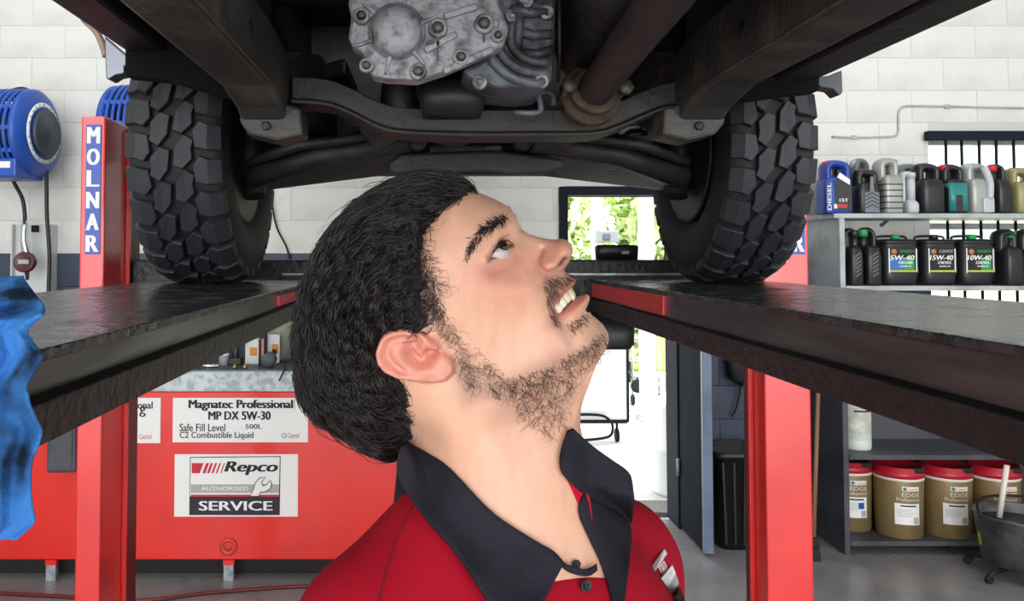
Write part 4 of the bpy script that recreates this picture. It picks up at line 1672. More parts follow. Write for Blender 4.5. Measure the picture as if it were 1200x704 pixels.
def drum10(px0, px1, grade, second, top, capm, cols, label):
    d = 4.56
    k = d / F
    w = (px1 - px0) * k
    h = P(px0, 280, d).z - Z1
    x = P((px0 + px1) / 2, 300, d).x
    hd = .115
    t = empty('oil_drum', (x, d + hd, Z1), label, 'drum', 'labelled black oil drums on the second shelf')
    m = MB()
    hw = w / 2
    m.loft([(0, 0, 0, hw * .86, hd * .9, 4), (0, 0, .02, hw * .94, hd * .96, 5), (0, 0, h * .24, hw, hd, 5), (0, 0, h * .82, hw, hd, 5), (0, 0, h * .84, hw * .96, hd * .97, 5),
            (0, 0, h * .9, hw * .95, hd * .96, 5), (0, 0, h * .92, hw, hd, 5), (0, 0, h * .97, hw * .98, hd * .98, 5), (0, 0, h, hw * .8, hd * .8, 4)], 32)
    link('body', m.mesh('body', K_black), t)
    m = MB()
    m.lathe([(.024, 0), (.024, .022), (.02, .026), (0, .026)], (-.01, -hd * .5, h), (0, 0, 1), 18)
    link('cap', m.mesh('cap', capm), t)
    m = MB()
    m.tube(crom([(-hw * .8, 0, h - .01), (-hw * .7, 0, h + .016), (hw * .7, 0, h + .016), (hw * .8, 0, h - .01)], 4), .007, 8)
    link('handle', m.mesh('handle', K_black), t)
    yf = -hd
    lx0, lx1 = -hw * .74, hw * .80
    lz0, lz1 = h * .27, h * .80
    p = fl(t, 'label', lx0, lx1, lz0, lz1, yf - .0005, M_ink)
    W_, H_ = lx1 - lx0, lz1 - lz0
    y = yf - .0026

    def r(n, u0, u1, v0, v1, mat, dy=0):
        fl(t, n, lx0 + W_ * u0, lx0 + W_ * u1, lz0 + H_ * v0, lz0 + H_ * v1, y - dy, mat, .0006, p)
    r('colour_panel', .02, .5, .12, .62, cols[0])
    r('colour_panel', .5, .86, .12, .62, cols[1])
    r('yellow_strip', .02, .98, .04, .11, M_yel)
    r('white_edge', -.02, .02, .0, 1.0, M_whiteink)
    r('white_edge', .92, .96, .1, .98, M_whiteink)
    m = MB()
    m.lathe([(W_ * .10, 0), (W_ * .10, .001), (0, .001)], (lx0 + W_ * .17, y, lz0 + H_ * .86), (0, -1, 0), 16)
    link('round_badge', m.mesh('round_badge', M_orl), p)
    yt = y - .0016

    def tx(s, u, v, fw, fh, mat, bold=.02, sh=.2):
        lettering(s, (lx0 + W_ * u, yt, lz0 + H_ * v), (W_ * fw, 0, 0), (0, 0, H_ * fh), mat, p, 'lettering', bold, sh, local=True)
    tx(top, .62, .88, .5, .12, cols[2])
    tx(grade, .44, .62, .84, .2, M_whiteink, .03)
    tx(second, .56, .42, .5, .11, M_whiteink)
    tx('ENGINE OIL', .56, .27, .4, .06, M_whiteink, .02)
    return t


drum10(1036, 1080, '5W-40', 'PETROL & DIESEL', 'ENVIRO+', K_green, (M_lblue, M_lgreen, M_lgreen), 'black oil drum with blue and green 5W-40 label')
drum10(1083, 1125, '15W-40', 'DIESEL', 'CONVOY', K_black, (M_ink, M_ink, M_greyink), 'black oil drum with plain black 15W-40 label')
drum10(1127, 1170, '10W-40', 'DIESEL', 'ENVIRO+', K_green, (M_ink, M_lgreen, M_lgreen), 'black oil drum with green 10W-40 diesel label')

# white container on the third shelf
Z2, Z3 = LV[2] + .0005, LV[3] + .0005
d = 4.62
c = Vector((P(1008, 500, d).x, d + .04, Z2))
t = empty('white_bottle', c, 'white round container with worn paper label on third shelf', 'bottle')
r_ = 15.5 * d / F
mb = MB()
hh = .32
mb.lathe([(r_ * .95, 0), (r_, .01), (r_, .05), (r_ * .97, .055), (r_, .06), (r_, hh * .8), (r_ * .9, hh * .9), (.03, hh * .95), (.03, hh), (0, hh)], (0, 0, 0), (0, 0, 1), 28)
link('body', mb.mesh('body', pm('white_plastic', S(216, 222, 218), .45)), t)
mb = MB()
mb.lathe([(r_ * 1.004, .09), (r_ * 1.004, .24)], (0, 0, 0), (0, 0, 1), 20, cap=False, a0=PI * 1.05, a1=PI * 1.95)
lb = link('paper_label', mb.mesh('paper_label', pm('worn_label', S(190, 188, 176), .7, col2=S(226, 226, 220), nscale=14)), t)
mb = MB()
mb.lathe([(r_ * 1.006, .215), (r_ * 1.006, .225)], (0, 0, 0), (0, 0, 1), 14, cap=False, a0=PI * 1.3, a1=PI * 1.75)
link('print_line', mb.mesh('print_line', M_ink), lb)
mb = MB()
mb.lathe([(.034, hh * .98), (.034, hh * 1.06), (0, hh * 1.06)], (0, 0, 0), (0, 0, 1), 18)
link('cap', mb.mesh('cap', M_carton), t)

# gold 20-litre drums with red lids on the bottom shelf
M_gold = pm('gold_drum_plastic', S(136, 116, 78), .38, 0.15, col2=S(124, 104, 68), nscale=5)
M_lid = pm('red_lid_plastic', S(178, 30, 48), .35)
M_cream = pm('cream_ring', S(226, 220, 208), .5)
RD, HD = 26.2 * 4.62 / F, P(1050, 552, 4.62).z - Z3
HD = 0.345


def gold_drum(x, y, rot, label, sticker):
    t = empty('oil_drum', (x, y, Z3), label, 'drum', 'gold drums with red lids on the bottom shelf')
    R = RD
    m = MB()
    m.lathe([(R * .9, 0), (R * .94, .008), (R, HD - .03), (R * .985, HD - .02), (R * .985, HD)], (0, 0, 0), (0, 0, 1), 40)
    link('body', m.mesh('body', M_gold), t)
    m = MB()
    m.lathe([(R * 1.0, HD - .028), (R * 1.015, HD - .026), (R * 1.015, HD - .014), (R * 1.0, HD - .012)], (0, 0, 0), (0, 0, 1), 40, cap=False)
    link('pull_ring', m.mesh('pull_ring', M_cream), t)
    m = MB()
    m.lathe([(R * 1.0, HD - .014), (R * 1.035, HD - .012), (R * 1.035, HD + .018), (R * 1.01, HD + .02), (R * 1.01, HD + .042), (R * .96, HD + .046), (R * .92, HD + .046), (R * .9, HD + .02), (0, HD + .02)], (0, 0, 0), (0, 0, 1), 40)
    ld = link('lid', m.mesh('lid', M_lid), t)
    m = MB()
    m.box((R * .05, -R * 1.0, HD + .0201), (R * .6, -R * .55, HD + .0475))
    link('lid_spout', m.mesh('lid_spout', M_blackm, bevel=.006), ld)

    def wp(rad):
        return lambda p: Vector((math.sin(p.x / R) * rad, -math.cos(p.x / R) * rad, p.z))

    def patch(n, x0, x1, z0, z1, rad, mat, par):
        mm = MB()
        N = 10
        v, f = [], []
        for i in range(N + 1):
            xx = x0 + (x1 - x0) * i / N
            for z in (z0, z1):
                v.append((math.sin(xx / R) * rad, -math.cos(xx / R) * rad, z))
        for i in range(N):
            f.append((2 * i, 2 * i + 2, 2 * i + 3, 2 * i + 1))
        mm.add(v, f, 0, True)
        return link(n, mm.mesh(n, mat), par)
    o = rot
    lb = patch('paper_label', o - R * .52, o + R * .5, .085, .20, R * 1.004, M_paper, t)
    patch('barcode', o + R * .22, o + R * .46, .09, .125, R * 1.008, M_greyink, lb)
    patch('print_line', o - R * .3, o + R * .35, .183, .191, R * 1.008, M_ink, lb)
    for k in range(5):
        patch('print_line', o - R * .44, o + R * (.1 + .06 * (k % 3)), .13 + k * .009, .1325 + k * .009, R * 1.008, M_greyink, lb)
    if sticker:
        patch('blue_sticker', o + R * .1, o + R * .36, .135, .17, R * 1.012, M_blue, lb)
    br = patch('brand_box', o - R * .22, o + R * .5, .268, .292, R * 1.004, M_paper, t)
    lettering('Castrol', (o + R * .2, 0, .28), (R * .46, 0, 0), (0, 0, .016), M_redink, br, 'lettering', .03, .15, wp(R * 1.009), local=True)
    mm = MB()
    mm.lathe([(R * .075, 0), (R * .075, .0012), (0, .0012)], (math.sin((o - R * .12) / R) * R * 1.006, -math.cos((o - R * .12) / R) * R * 1.006, .28), (math.sin((o - R * .12) / R), -math.cos((o - R * .12) / R), 0), 12)
    link('emblem', mm.mesh('emblem', M_lgreen), br)
    lettering('EDGE', (o + R * .14, 0, .248), (R * .75, 0, 0), (0, 0, .022), M_cream, t, 'lettering', .03, .0, wp(R * 1.006), local=True)
    lettering('Professional', (o + R * .04, 0, .222), (R * .95, 0, 0), (0, 0, .02), M_cream, t, 'lettering', .02, .0, wp(R * 1.006), local=True)
    return t


for px, rot, lab, st in ((997, -0.018, 'gold drum with red lid and small blue sticker against the upright', True),
                         (1053, -.02, 'gold drum with red lid, second from the left on bottom shelf', False),
                         (1109, -.022, 'gold drum with red lid, third from the left on bottom shelf', False),
                         (1165, -.02, 'gold drum with red lid behind the bucket and stick', False)):
    y = 4.50 + RD + (.124 if px < 1000 else .002)
    x = sx0 + .016 + RD * 1.04 if px < 1000 else P(px, 590, y).x
    gold_drum(x, y, rot, lab, st)

# ------------------------------------------------------------------ bucket, bin, broom
d = 4.2
bx = P(1196, 600, d).x
t = empty('drain_bucket', (bx, d, 0), 'galvanised oil bucket with white stick on a black castor stand', 'bucket')
R = .205
zb, zt = .075, P(1160, 602, d).z
mb = MB()
mb.lathe([(R * .8, zb), (R * .84, zb), (R, zt - .012), (R * 1.025, zt - .006), (R * 1.02, zt + .004), (R * .985, zt), (R * .97, zt - .05), (0, zt - .06)], (bx, d, 0), (0, 0, 1), 40)
mb.build('pail', pm('bucket_zinc', S(112, 114, 114), .45, .5, col2=S(70, 70, 72), nscale=9), t)
mb = MB()
mb.lathe([(R * .964, zt - .049), (0, zt - .048)], (bx, d, 0), (0, 0, 1), 40, cap=False)
mb.build('waste_oil', pm('waste_oil', S(18, 16, 15), .1), t)
mb = MB()
mb.tube(crom([(bx - R, d, zt - .02), (bx - R * .85, d + .06, zt + .05), (bx, d + .13, zt + .055), (bx + R * .85, d + .06, zt + .05), (bx + R, d, zt - .02)], 6), .007, 8)
mb.build('bail_handle', M_blackm, t)
mb = MB()
mb.cyl(P(1171, 606, d - .02), P(1180, 545, d - .02), .013, 12)
mb.build('stick', M_cream, t)
for a in (200, 250, 310, 30, 130):
    aa = math.radians(a)
    v = Vector((math.cos(aa), math.sin(aa), 0))
    c0 = Vector((bx, d, .055))
    mb = MB()
    mb.tube([c0 + v * .05, c0 + v * .2, c0 + v * .24 + Vector((0, 0, -.02))], .012, 8)
    mb.build('stand_leg', M_blackm, t)
    mb = MB()
    c1 = c0 + v * .24
    mb.lathe([(.012, -.012), (.02, -.010), (.02, .010), (.012, .012)], (c1.x, c1.y, .02), (v.y, -v.x, 0), 14)
    mb.build('castor', M_blackm, t)
mb = MB()
a0 = math.radians(160)
mb.lathe([(R * .905, .15), (R * .955, .26)], (bx, d, 0), (0, 0, 1), 6, cap=False, a0=a0, a1=a0 + .2)
mb.build('hazard_label', M_yel, t)

d = 4.62
c = Vector((P(868, 600, d).x, d + .08, 0))
t = empty('waste_bin', c, 'black ribbed plastic bin by the blue-grey door', 'bin')
w0, w1, hb = .125, .155, P(850, 530, d - .05).z
mb = MB()
mb.loft([(0, 0, 0, w0, w0, 5), (0, 0, hb - .03, w1, w1, 5), (0, 0, hb - .028, w1 + .018, w1 + .018, 5), (0, 0, hb, w1 + .018, w1 + .018, 5), (0, 0, hb, w1 - .004, w1 - .004, 5), (0, 0, .03, w0 - .01, w0 - .01, 5)], 36)
link('body', mb.mesh('body', M_black), t)
for k in range(5):
    u = -.8 + k * .4
    mb = MB()
    mb.prism([(u * w0 - .006, -w0, .03), (u * w0 + .006, -w0, .03), (u * w1 + .006, -w1 + .004, hb - .05), (u * w1 - .006, -w1 + .004, hb - .05)], (0, -.008, 0))
    link('rib', mb.mesh('rib', M_black), t)

t = empty('broom', (P(956, 620, 4.44).x, 4.44, 0), 'broom with brown wooden handle leaning beside the shelf', 'broom')
mb = MB()
a, b = P(953, 622, 4.44), P(960, 420, 4.62)
a.z = .11
mb.cyl(a, b, .012, 10)
mb.build('handle', pm('broom_wood', S(140, 100, 70), .6), t)
mb = MB()
mb.box((a.x - .12, a.y - .03, .07), (a.x + .02, a.y + .03, .12))
hd_ = mb.build('head', M_blackm, t, .006)
mb = MB()
mb.prism([(a.x - .125, a.y - .035, .0), (a.x + .025, a.y - .035, .0), (a.x + .02, a.y - .03, .07), (a.x - .12, a.y - .03, .07)], (0, .065, 0))
mb.build('bristles', M_blackm, t)
# dark tools hung on the navy wall by the door
t = empty('hanging_cap', P(880, 440, 4.93), 'black bag hanging on the navy wall above the bin', 'bag')
mb = MB()
c = P(878, 432, 4.87)
mb.loft([(c.x, 4.87, c.z - .10, .05, .03, 3), (c.x, 4.87, c.z - .06, .12, .05, 3), (c.x, 4.87, c.z + .05, .14, .05, 3), (c.x, 4.87, c.z + .12, .05, .03, 3)], 24)
mb.build('pouch', M_blackm, t)
mb = MB()
mb.tube(crom([(c.x - .04, 4.88, c.z + .11), (c.x, 4.9, c.z + .2), (c.x + .04, 4.88, c.z + .11)], 5), .008, 8)
mb.build('loop', M_blackm, t)
mb = MB()
mb.tube(crom([P(868, 450, 4.9), P(866, 465, 4.9), P(862, 480, 4.9), P(858, 488, 4.9)], 4), .006, 6)
mb.build('strap', M_blackm, t)
# stray cable on the white wall beside the left tyre
mb = MB()
mb.tube(crom([P(316, 200, 4.92), P(319, 240, 4.92), P(325, 268, 4.92), P(337, 293, 4.92), P(345, 330, 4.92)], 5), .006, 6)
tag(mb.build('wall_cable', M_blackm), 'thin black cable drooping down the white wall beside the left tyre', 'cable')

# ------------------------------------------------------------------ the mechanic
def poly_sd(X, Y, poly):
    """signed distance to a closed 2-D outline (negative inside)"""
    p = np.asarray(poly, float)
    d2 = np.full(X.shape, 1e9)
    ins = np.zeros(X.shape, bool)
    for i in range(len(p)):
        a, b = p[i], p[(i + 1) % len(p)]
        ex, ey = b - a
        wx, wy = X - a[0], Y - a[1]
        t = np.clip((wx * ex + wy * ey) / (ex * ex + ey * ey + 1e-12), 0, 1)
        d2 = np.minimum(d2, (wx - ex * t) ** 2 + (wy - ey * t) ** 2)
        c = ((a[1] <= Y) != (b[1] <= Y)) & (X < (b[0] - a[0]) * (Y - a[1]) / (b[1] - a[1] + 1e-15) + a[0])
        ins ^= c
    d = np.sqrt(d2)
    return np.where(ins, -d, d)


def line_d(X, Y, pts):
    d2 = np.full(X.shape, 1e9)
    for i in range(len(pts) - 1):
        a, b = np.array(pts[i]), np.array(pts[i + 1])
        ex, ey = b - a
        wx, wy = X - a[0], Y - a[1]
        t = np.clip((wx * ex + wy * ey) / (ex * ex + ey * ey + 1e-12), 0, 1)
        d2 = np.minimum(d2, (wx - ex * t) ** 2 + (wy - ey * t) ** 2)
    return np.sqrt(d2)


def rbf(X, Y, pts, c=0.012):
    p = np.array(pts, float)
    A = np.sqrt((p[:, None, 0] - p[None, :, 0]) ** 2 + (p[:, None, 1] - p[None, :, 1]) ** 2 + c * c)
    n = len(p)
    M = np.zeros((n + 1, n + 1))
    M[:n, :n] = A
    M[:n, n] = M[n, :n] = 1
    w = np.linalg.solve(M + np.eye(n + 1) * 1e-9, np.append(p[:, 2], 0))
    out = np.full(X.shape, w[n])
    for i in range(n):
        out += w[i] * np.sqrt((X - p[i, 0]) ** 2 + (Y - p[i, 1]) ** 2 + c * c)
    return out


def blur(A, s):
    r = int(3 * s) + 1
    k = np.exp(-0.5 * (np.arange(-r, r + 1) / s) ** 2)
    k /= k.sum()
    A = np.pad(A, r, mode='edge')
    A = sum(k[i] * A[i:A.shape[0] - 2 * r + i, :] for i in range(2 * r + 1))
    return sum(k[i] * A[:, i:A.shape[1] - 2 * r + i] for i in range(2 * r + 1))


def snets(Fv, org, h):
    """surface nets: field sampled on a grid -> vertices, quads"""
    s = Fv < 0
    nx, ny, nz = Fv.shape
    c = np.zeros((nx - 1, ny - 1, nz - 1), np.int8)
    for i in (0, 1):
        for j in (0, 1):
            for k in (0, 1):
                c += s[i:nx - 1 + i, j:ny - 1 + j, k:nz - 1 + k]
    act = np.argwhere((c > 0) & (c < 8))
    idx = np.full(c.shape, -1, np.int32)
    idx[act[:, 0], act[:, 1], act[:, 2]] = np.arange(len(act))
    corner = {}
    for i in (0, 1):
        for j in (0, 1):
            for k in (0, 1):
                corner[i, j, k] = Fv[act[:, 0] + i, act[:, 1] + j, act[:, 2] + k].astype(float)
    acc = np.zeros((len(act), 3))
    cnt = np.zeros(len(act))
    for ax in range(3):
        for p in (0, 1):
            for q in (0, 1):
                a = [p, q]
                a.insert(ax, 0)
                b = list(a)
                b[ax] = 1
                va, vb = corner[tuple(a)], corner[tuple(b)]
                m = (va < 0) != (vb < 0)
                t = np.where(m, va / np.where(m, va - vb, 1), 0)
                pt = np.tile(np.array(a, float), (len(act), 1))
                pt[:, ax] = t
                acc[m] += pt[m]
                cnt[m] += 1
    V = (act + acc / cnt[:, None]) * h + np.array(org)
    Q = []
    for ax in range(3):
        sl0 = [slice(None)] * 3
        sl1 = [slice(None)] * 3
        sl0[ax] = slice(0, -1)
        sl1[ax] = slice(1, None)
        e = np.argwhere(s[tuple(sl0)] != s[tuple(sl1)])
        o1, o2 = [(1, 2), (2, 0), (0, 1)][ax]
        dims = np.array(c.shape)
        ok = (e[:, o1] > 0) & (e[:, o2] > 0) & (e[:, o1] < dims[o1]) & (e[:, o2] < dims[o2])
        e = e[ok]

        def g(d1, d2):
            f = e.copy()
            f[:, o1] -= d1
            f[:, o2] -= d2
            return idx[f[:, 0], f[:, 1], f[:, 2]]
        q4 = np.stack([g(1, 1), g(0, 1), g(0, 0), g(1, 0)], 1)
        ins = s[e[:, 0], e[:, 1], e[:, 2]]
        q4[~ins] = q4[~ins][:, ::-1]
        Q.append(q4)
    Q = np.concatenate(Q)
    return V, Q[(Q >= 0).all(1)]


def relax(V, Q, n, lam=0.5):
    E2 = np.concatenate([Q[:, [0, 1]], Q[:, [1, 2]], Q[:, [2, 3]], Q[:, [3, 0]]])
    for it in range(n):
        acc = np.zeros_like(V)
        cnt = np.zeros(len(V))
        for c in range(3):
            acc[:, c] = np.bincount(E2[:, 0], V[E2[:, 1], c], len(V)) + np.bincount(E2[:, 1], V[E2[:, 0], c], len(V))
        cnt = np.bincount(E2[:, 0], minlength=len(V)) + np.bincount(E2[:, 1], minlength=len(V))
        l = lam if it % 2 == 0 else -lam * 0.9
        V = V + l * (acc / np.maximum(cnt, 1)[:, None] - V)
    return V


def smin(a, b, k):
    h = np.clip(0.5 + 0.5 * (b - a) / k, 0, 1)
    return b * (1 - h) + a * h - k * h * (1 - h)


def rcone(X, Y, Z, a, b, ra, rb):
    """tapered capsule"""
    a, b = np.array(a, float), np.array(b, float)
    d = (b - a)
    a, d = a.astype(np.float32), d.astype(np.float32)
    t = ((X - a[0]) * d[0] + (Y - a[1]) * d[1] + (Z - a[2]) * d[2]) / d.dot(d)
    t = np.clip(t, 0, 1)
    return np.sqrt((X - a[0] - d[0] * t) ** 2 + (Y - a[1] - d[1] * t) ** 2 + (Z - a[2] - d[2] * t) ** 2) - (ra + (rb - ra) * t)


def ellip(X, Y, Z, c, r, ax=None):
    """ellipsoid, approximate distance; ax = rows of its own axes"""
    dx, dy, dz = X - c[0], Y - c[1], Z - c[2]
    if ax is not None:
        dx, dy, dz = (dx * ax[0][0] + dy * ax[0][1] + dz * ax[0][2], dx * ax[1][0] + dy * ax[1][1] + dz * ax[1][2], dx * ax[2][0] + dy * ax[2][1] + dz * ax[2][2])
    k0 = np.sqrt((dx / r[0]) ** 2 + (dy / r[1]) ** 2 + (dz / r[2]) ** 2)
    k1 = np.sqrt((dx / r[0] ** 2) ** 2 + (dy / r[1] ** 2) ** 2 + (dz / r[2] ** 2) ** 2)
    return k0 * (k0 - 1) / np.maximum(k1, 1e-6)


def np_mesh(name, V, Q, mat, parent, smooth=True):
    me = bpy.data.meshes.new(name)
    off = np.array(wl(parent))
    me.vertices.add(len(V))
    me.vertices.foreach_set('co', (V - off).astype(np.float32).ravel())
    n = Q.shape[1]
    me.loops.add(len(Q) * n)
    me.loops.foreach_set('vertex_index', Q.astype(np.int32).ravel())
    me.polygons.add(len(Q))
    me.polygons.foreach_set('loop_start', np.arange(0, len(Q) * n, n, dtype=np.int32))
    me.polygons.foreach_set('use_smooth', np.full(len(Q), smooth))
    me.materials.append(mat)
    me.update(calc_edges=True)
    me.validate()
    return link(name, me, parent)


# head frame: tipped back, turned a little to the camera
D0 = 0.655
TILT, YAW = math.radians(40), math.radians(14)
HO = np.array(P(530, 400, D0))
f0 = np.array([math.cos(TILT), 0, math.sin(TILT)])
HV = np.array([-math.sin(TILT), 0, math.cos(TILT)])                 # up
HF = f0 * math.cos(YAW) + np.array([0, -1, 0]) * math.sin(YAW)       # forward
HR = np.array([0, -1, 0]) * math.cos(YAW) - f0 * math.sin(YAW)       # his right, toward the camera
CAMP = np.array([0, 0, EYE])


def Lw(px, py, w=0.0):
    """(u, v) in the head frame where the sight line of a picture point meets the plane at side offset w (metres)"""
    d = np.array(P(px, py, 1.0)) - CAMP
    t = (w - (CAMP - HO).dot(HR)) / d.dot(HR)
    p = CAMP + d * t - HO
    return (p.dot(HF), p.dot(HV))


def LL(pts, w=0.0):
    return [Lw(x, y, w) for x, y in pts]


def to_world(V):
    return HO + V[:, :1] * HF + V[:, 1:2] * HR + V[:, 2:3] * HV


GH = 0.0015
u_ax = np.arange(-0.20, 0.17, GH)
w_ax = np.arange(-0.105, 0.107, GH)
v_ax = np.arange(-0.30, 0.145, GH)
UU, VV = np.meshgrid(u_ax, v_ax, indexing='ij')

face = [(520, 224), (540, 220), (560, 226), (580, 234), (596, 244), (605, 256), (610, 267), (619, 274), (632, 278), (647, 281), (658, 280), (666, 283), (671, 291), (670, 300),
        (666, 308), (661, 315), (664, 321), (672, 326), (675, 331), (673, 337), (666, 343), (668, 350), (680, 347), (688, 345), (691, 350), (688, 358), (686, 364), (694, 370), (705, 379),
        (712, 390), (713, 400), (708, 411), (697, 423), (675, 441), (646, 458), (612, 480), (570, 505), (520, 520), (470, 508),
        (430, 490), (398, 462), (382, 420), (378, 370), (388, 320), (410, 280), (445, 246), (485, 228)]


def crom2(pts, n=4, closed=True):
    p = np.array(pts, float)
    N = len(p)
    out = []
    for i in range(N if closed else N - 1):
        g = (lambda k: p[k % N]) if closed else (lambda k: p[min(max(k, 0), N - 1)])
        p0, p1, p2, p3 = g(i - 1), g(i), g(i + 1), g(i + 2)
        for k in range(n):
            t = k / n
            out.append(0.5 * (2 * p1 + (p2 - p0) * t + (2 * p0 - 5 * p1 + 4 * p2 - p3) * t * t + (3 * p1 - p0 - 3 * p2 + p3) * t ** 3))
    if not closed:
        out.append(p[-1])
    return [tuple(q) for q in out]


HEADP = LL(crom2(face, 3))
SD = poly_sd(UU, VV, HEADP)

# plateau half widths H (mm) and rounding depth T (mm) across the side view
ctl = [(420, 300, 74, 60), (450, 380, 74, 60), (490, 320, 75, 55), (400, 400, 66, 60), (440, 460, 62, 55), (515, 290, 70, 55), (535, 345, 70, 45),
       (520, 255, 62, 50), (555, 240, 56, 45), (575, 265, 54, 34), (560, 300, 56, 34), (592, 262, 44, 30), (604, 272, 22, 16), (598, 290, 34, 20), (585, 300, 40, 24),
       (572, 310, 50, 28), (575, 335, 55, 28), (545, 345, 66, 34), (605, 330, 44, 24), (618, 305, 24, 16), (622, 290, 15, 12), (640, 292, 15, 11), (656, 293, 18, 10),
       (648, 306, 21, 10), (634, 318, 27, 14), (612, 355, 44, 26), (600, 390, 47, 28), (640, 345, 31, 18), (655, 335, 23, 14), (668, 332, 15, 12), (652, 366, 27, 16),
       (672, 360, 22, 14), (685, 354, 14, 12), (675, 385, 27, 20), (695, 398, 24, 20), (640, 400, 40, 24), (660, 425, 30, 20), (600, 430, 49, 26), (560, 440, 57, 30), (530, 420, 68, 40), (520, 470, 57, 45), (600, 466, 40, 40), (640, 455, 34, 32), (570, 490, 20, 45), (520, 508, 20, 50), (610, 480, 18, 40),
       (480, 430, 72, 50), (560, 400, 62, 34), (565, 370, 60, 32)]
cH = [(*Lw(x, y, h * 0.0009), h / 1000) for x, y, h, t in ctl]
cT = [(a[0], a[1], c[3] / 1000) for a, c in zip(cH, ctl)]
Hf = np.clip(blur(rbf(UU, VV, cH), 2.0), 0.006, 0.085)
Tf = np.clip(blur(rbf(UU, VV, cT), 2.5), 0.008, 0.07)


def prof(sd, T):
    t = np.clip(-sd / T, 0, 1)
    return np.sqrt(np.clip(1 - (1 - t) ** 2, 0, 1))


WF = Hf * prof(SD, Tf)


def bump(pts, w_mm, amp_mm, sig_mm, close=False):
    """raise or sink the side surface along a line seen in the picture"""
    q = LL(pts, w_mm / 1000)
    d = line_d(UU, VV, q) if len(q) > 1 else np.hypot(UU - q[0][0], VV - q[0][1])
    return amp_mm / 1000 * np.exp(-(d / (sig_mm / 1000)) ** 2)


inside = np.clip(-SD / 0.006, 0, 1)
fb = np.zeros_like(WF)
fb += bump([(556, 285), (567, 268), (580, 261), (594, 259)], 50, 2.6, 6)          # brow ridge
fb += bump([(600, 282)], 30, -4.0, 9)                                              # inner socket
fb += bump([(583, 284), (592, 277)], 38, -2.5, 4)                                  # lid fold
fb += bump([(572, 302), (583, 307), (594, 303), (602, 296)], 42, 1.8, 3.0)          # lower lid
fb += bump([(572, 300), (578, 290), (585, 281), (592, 279)], 42, 2.6, 2.4)          # upper lid
fb += bump([(577, 318), (592, 314), (604, 304)], 42, -1.2, 3.0)                    # under-eye crease
fb += bump([(643, 308), (651, 308)], 19, 6.0, 5.0)                                 # nostril wing
fb += bump([(634, 295), (631, 305), (633, 315), (642, 320), (653, 319)], 20, -5.0, 2.8)  # crease round the wing
fb += bump([(656, 312), (661, 304)], 15, -8.0, 2.0)                                # nostril
fb += bump([(630, 322), (637, 340), (645, 360), (648, 376)], 32, -1.6, 4.0)         # smile fold
fb += bump([(620, 340), (630, 360), (636, 385)], 38, 1.4, 7)
fb += bump([(654, 352), (661, 341), (671, 333)], 22, 1.6, 2.6)                     # upper lip
fb += bump([(656, 370), (669, 364), (684, 355)], 22, 2.0, 3.4)                     # lower lip
fb += bump([(651, 367)], 27, -2.4, 3.0)                                            # mouth corner
fb += bump([(664, 378), (680, 370)], 24, -2.0, 4.5)                                # below the lip
fb += bump([(565, 342), (585, 336)], 56, 2.0, 12)                                  # cheekbone
fb += bump([(540, 290), (530, 320)], 62, -1.5, 14)                                 # temple
fb += bump([(545, 462), (590, 446), (640, 432), (680, 424)], 50, 1.2, 8)            # jaw edge
WF = WF + fb * inside
# open mouth and eye slit
mouth = LL([(652, 366), (656, 355), (664, 344), (674, 336), (690, 338), (690, 345), (680, 350), (670, 357), (660, 365)], 0.018)
msd = poly_sd(UU, VV, mouth)
WF = WF - 0.012 * np.clip(-msd / 0.0025 + 0.1, 0, 1)
EYE_POLY = LL([(574.5, 304), (578, 298), (583, 291), (588, 286), (592.5, 285.5), (597, 289), (599.5, 291.5), (592, 292.5), (584, 297.5)], 0.040)
esd = poly_sd(UU, VV, EYE_POLY)
WF = WF - 0.011 * np.clip(-esd / 0.0015 + 0.3, 0, 1)

# ear, standing out from the side of the head
EW = 0.080
ear_o = LL([(445, 398), (441, 410), (443, 424), (452, 436), (466, 444), (485, 448), (505, 450), (520, 448), (529, 441), (530, 432), (526, 424), (520, 418), (514, 412), (508, 402), (498, 394),
            (486, 388), (472, 383), (458, 384), (450, 389)], EW)
eo = poly_sd(UU, VV, ear_o)
lobe = LL([(526, 430)], EW)[0]
back = LL([(445, 405)], EW)[0]
ax_ = np.array(back) - np.array(lobe)
tt = ((UU - lobe[0]) * ax_[0] + (VV - lobe[1]) * ax_[1]) / ax_.dot(ax_)
earH = 0.074 + 0.016 * np.clip(tt, 0, 1.1)
ew = earH + 0
rimpts = [(505, 396), (490, 389), (474, 385), (459, 387), (449, 394), (445, 404), (446, 418), (455, 431), (470, 440), (490, 445)]
rd = line_d(UU, VV, LL(rimpts, EW))
ew = ew + 0.0040 * np.exp(-(rd / 0.0032) ** 2)                                     # helix
fos = line_d(UU, VV, LL([(492, 397), (474, 394), (459, 399), (455, 411), (461, 424), (474, 433)], EW))
ew = ew - 0.0028 * np.exp(-(fos / 0.0024) ** 2)                                    # groove inside the rim
ant = line_d(UU, VV, LL([(478, 402), (470, 412), (476, 426), (490, 434), (499, 434)], EW))
ew = ew + 0.0030 * np.exp(-(ant / 0.0042) ** 2)                                    # inner ridge
con = line_d(UU, VV, LL([(482, 405), (483, 416), (489, 424), (500, 421)], EW))
ew = ew - 0.0115 * np.exp(-(con / 0.0052) ** 2)                                    # hollow
cal = line_d(UU, VV, LL([(500, 417), (511, 416)], EW))
ew = ew - 0.0075 * np.exp(-(cal / 0.0026) ** 2)
hl = line_d(UU, VV, LL([(483, 408), (492, 421)], EW))
ew = ew + 0.0035 * np.exp(-(hl / 0.0020) ** 2)
trg = line_d(UU, VV, LL([(506, 404), (514, 411)], EW))
ew = ew + 0.0030 * np.exp(-(trg / 0.0035) ** 2)
lob = np.hypot(UU - LL([(512, 437)], EW)[0][0], VV - LL([(512, 437)], EW)[0][1])
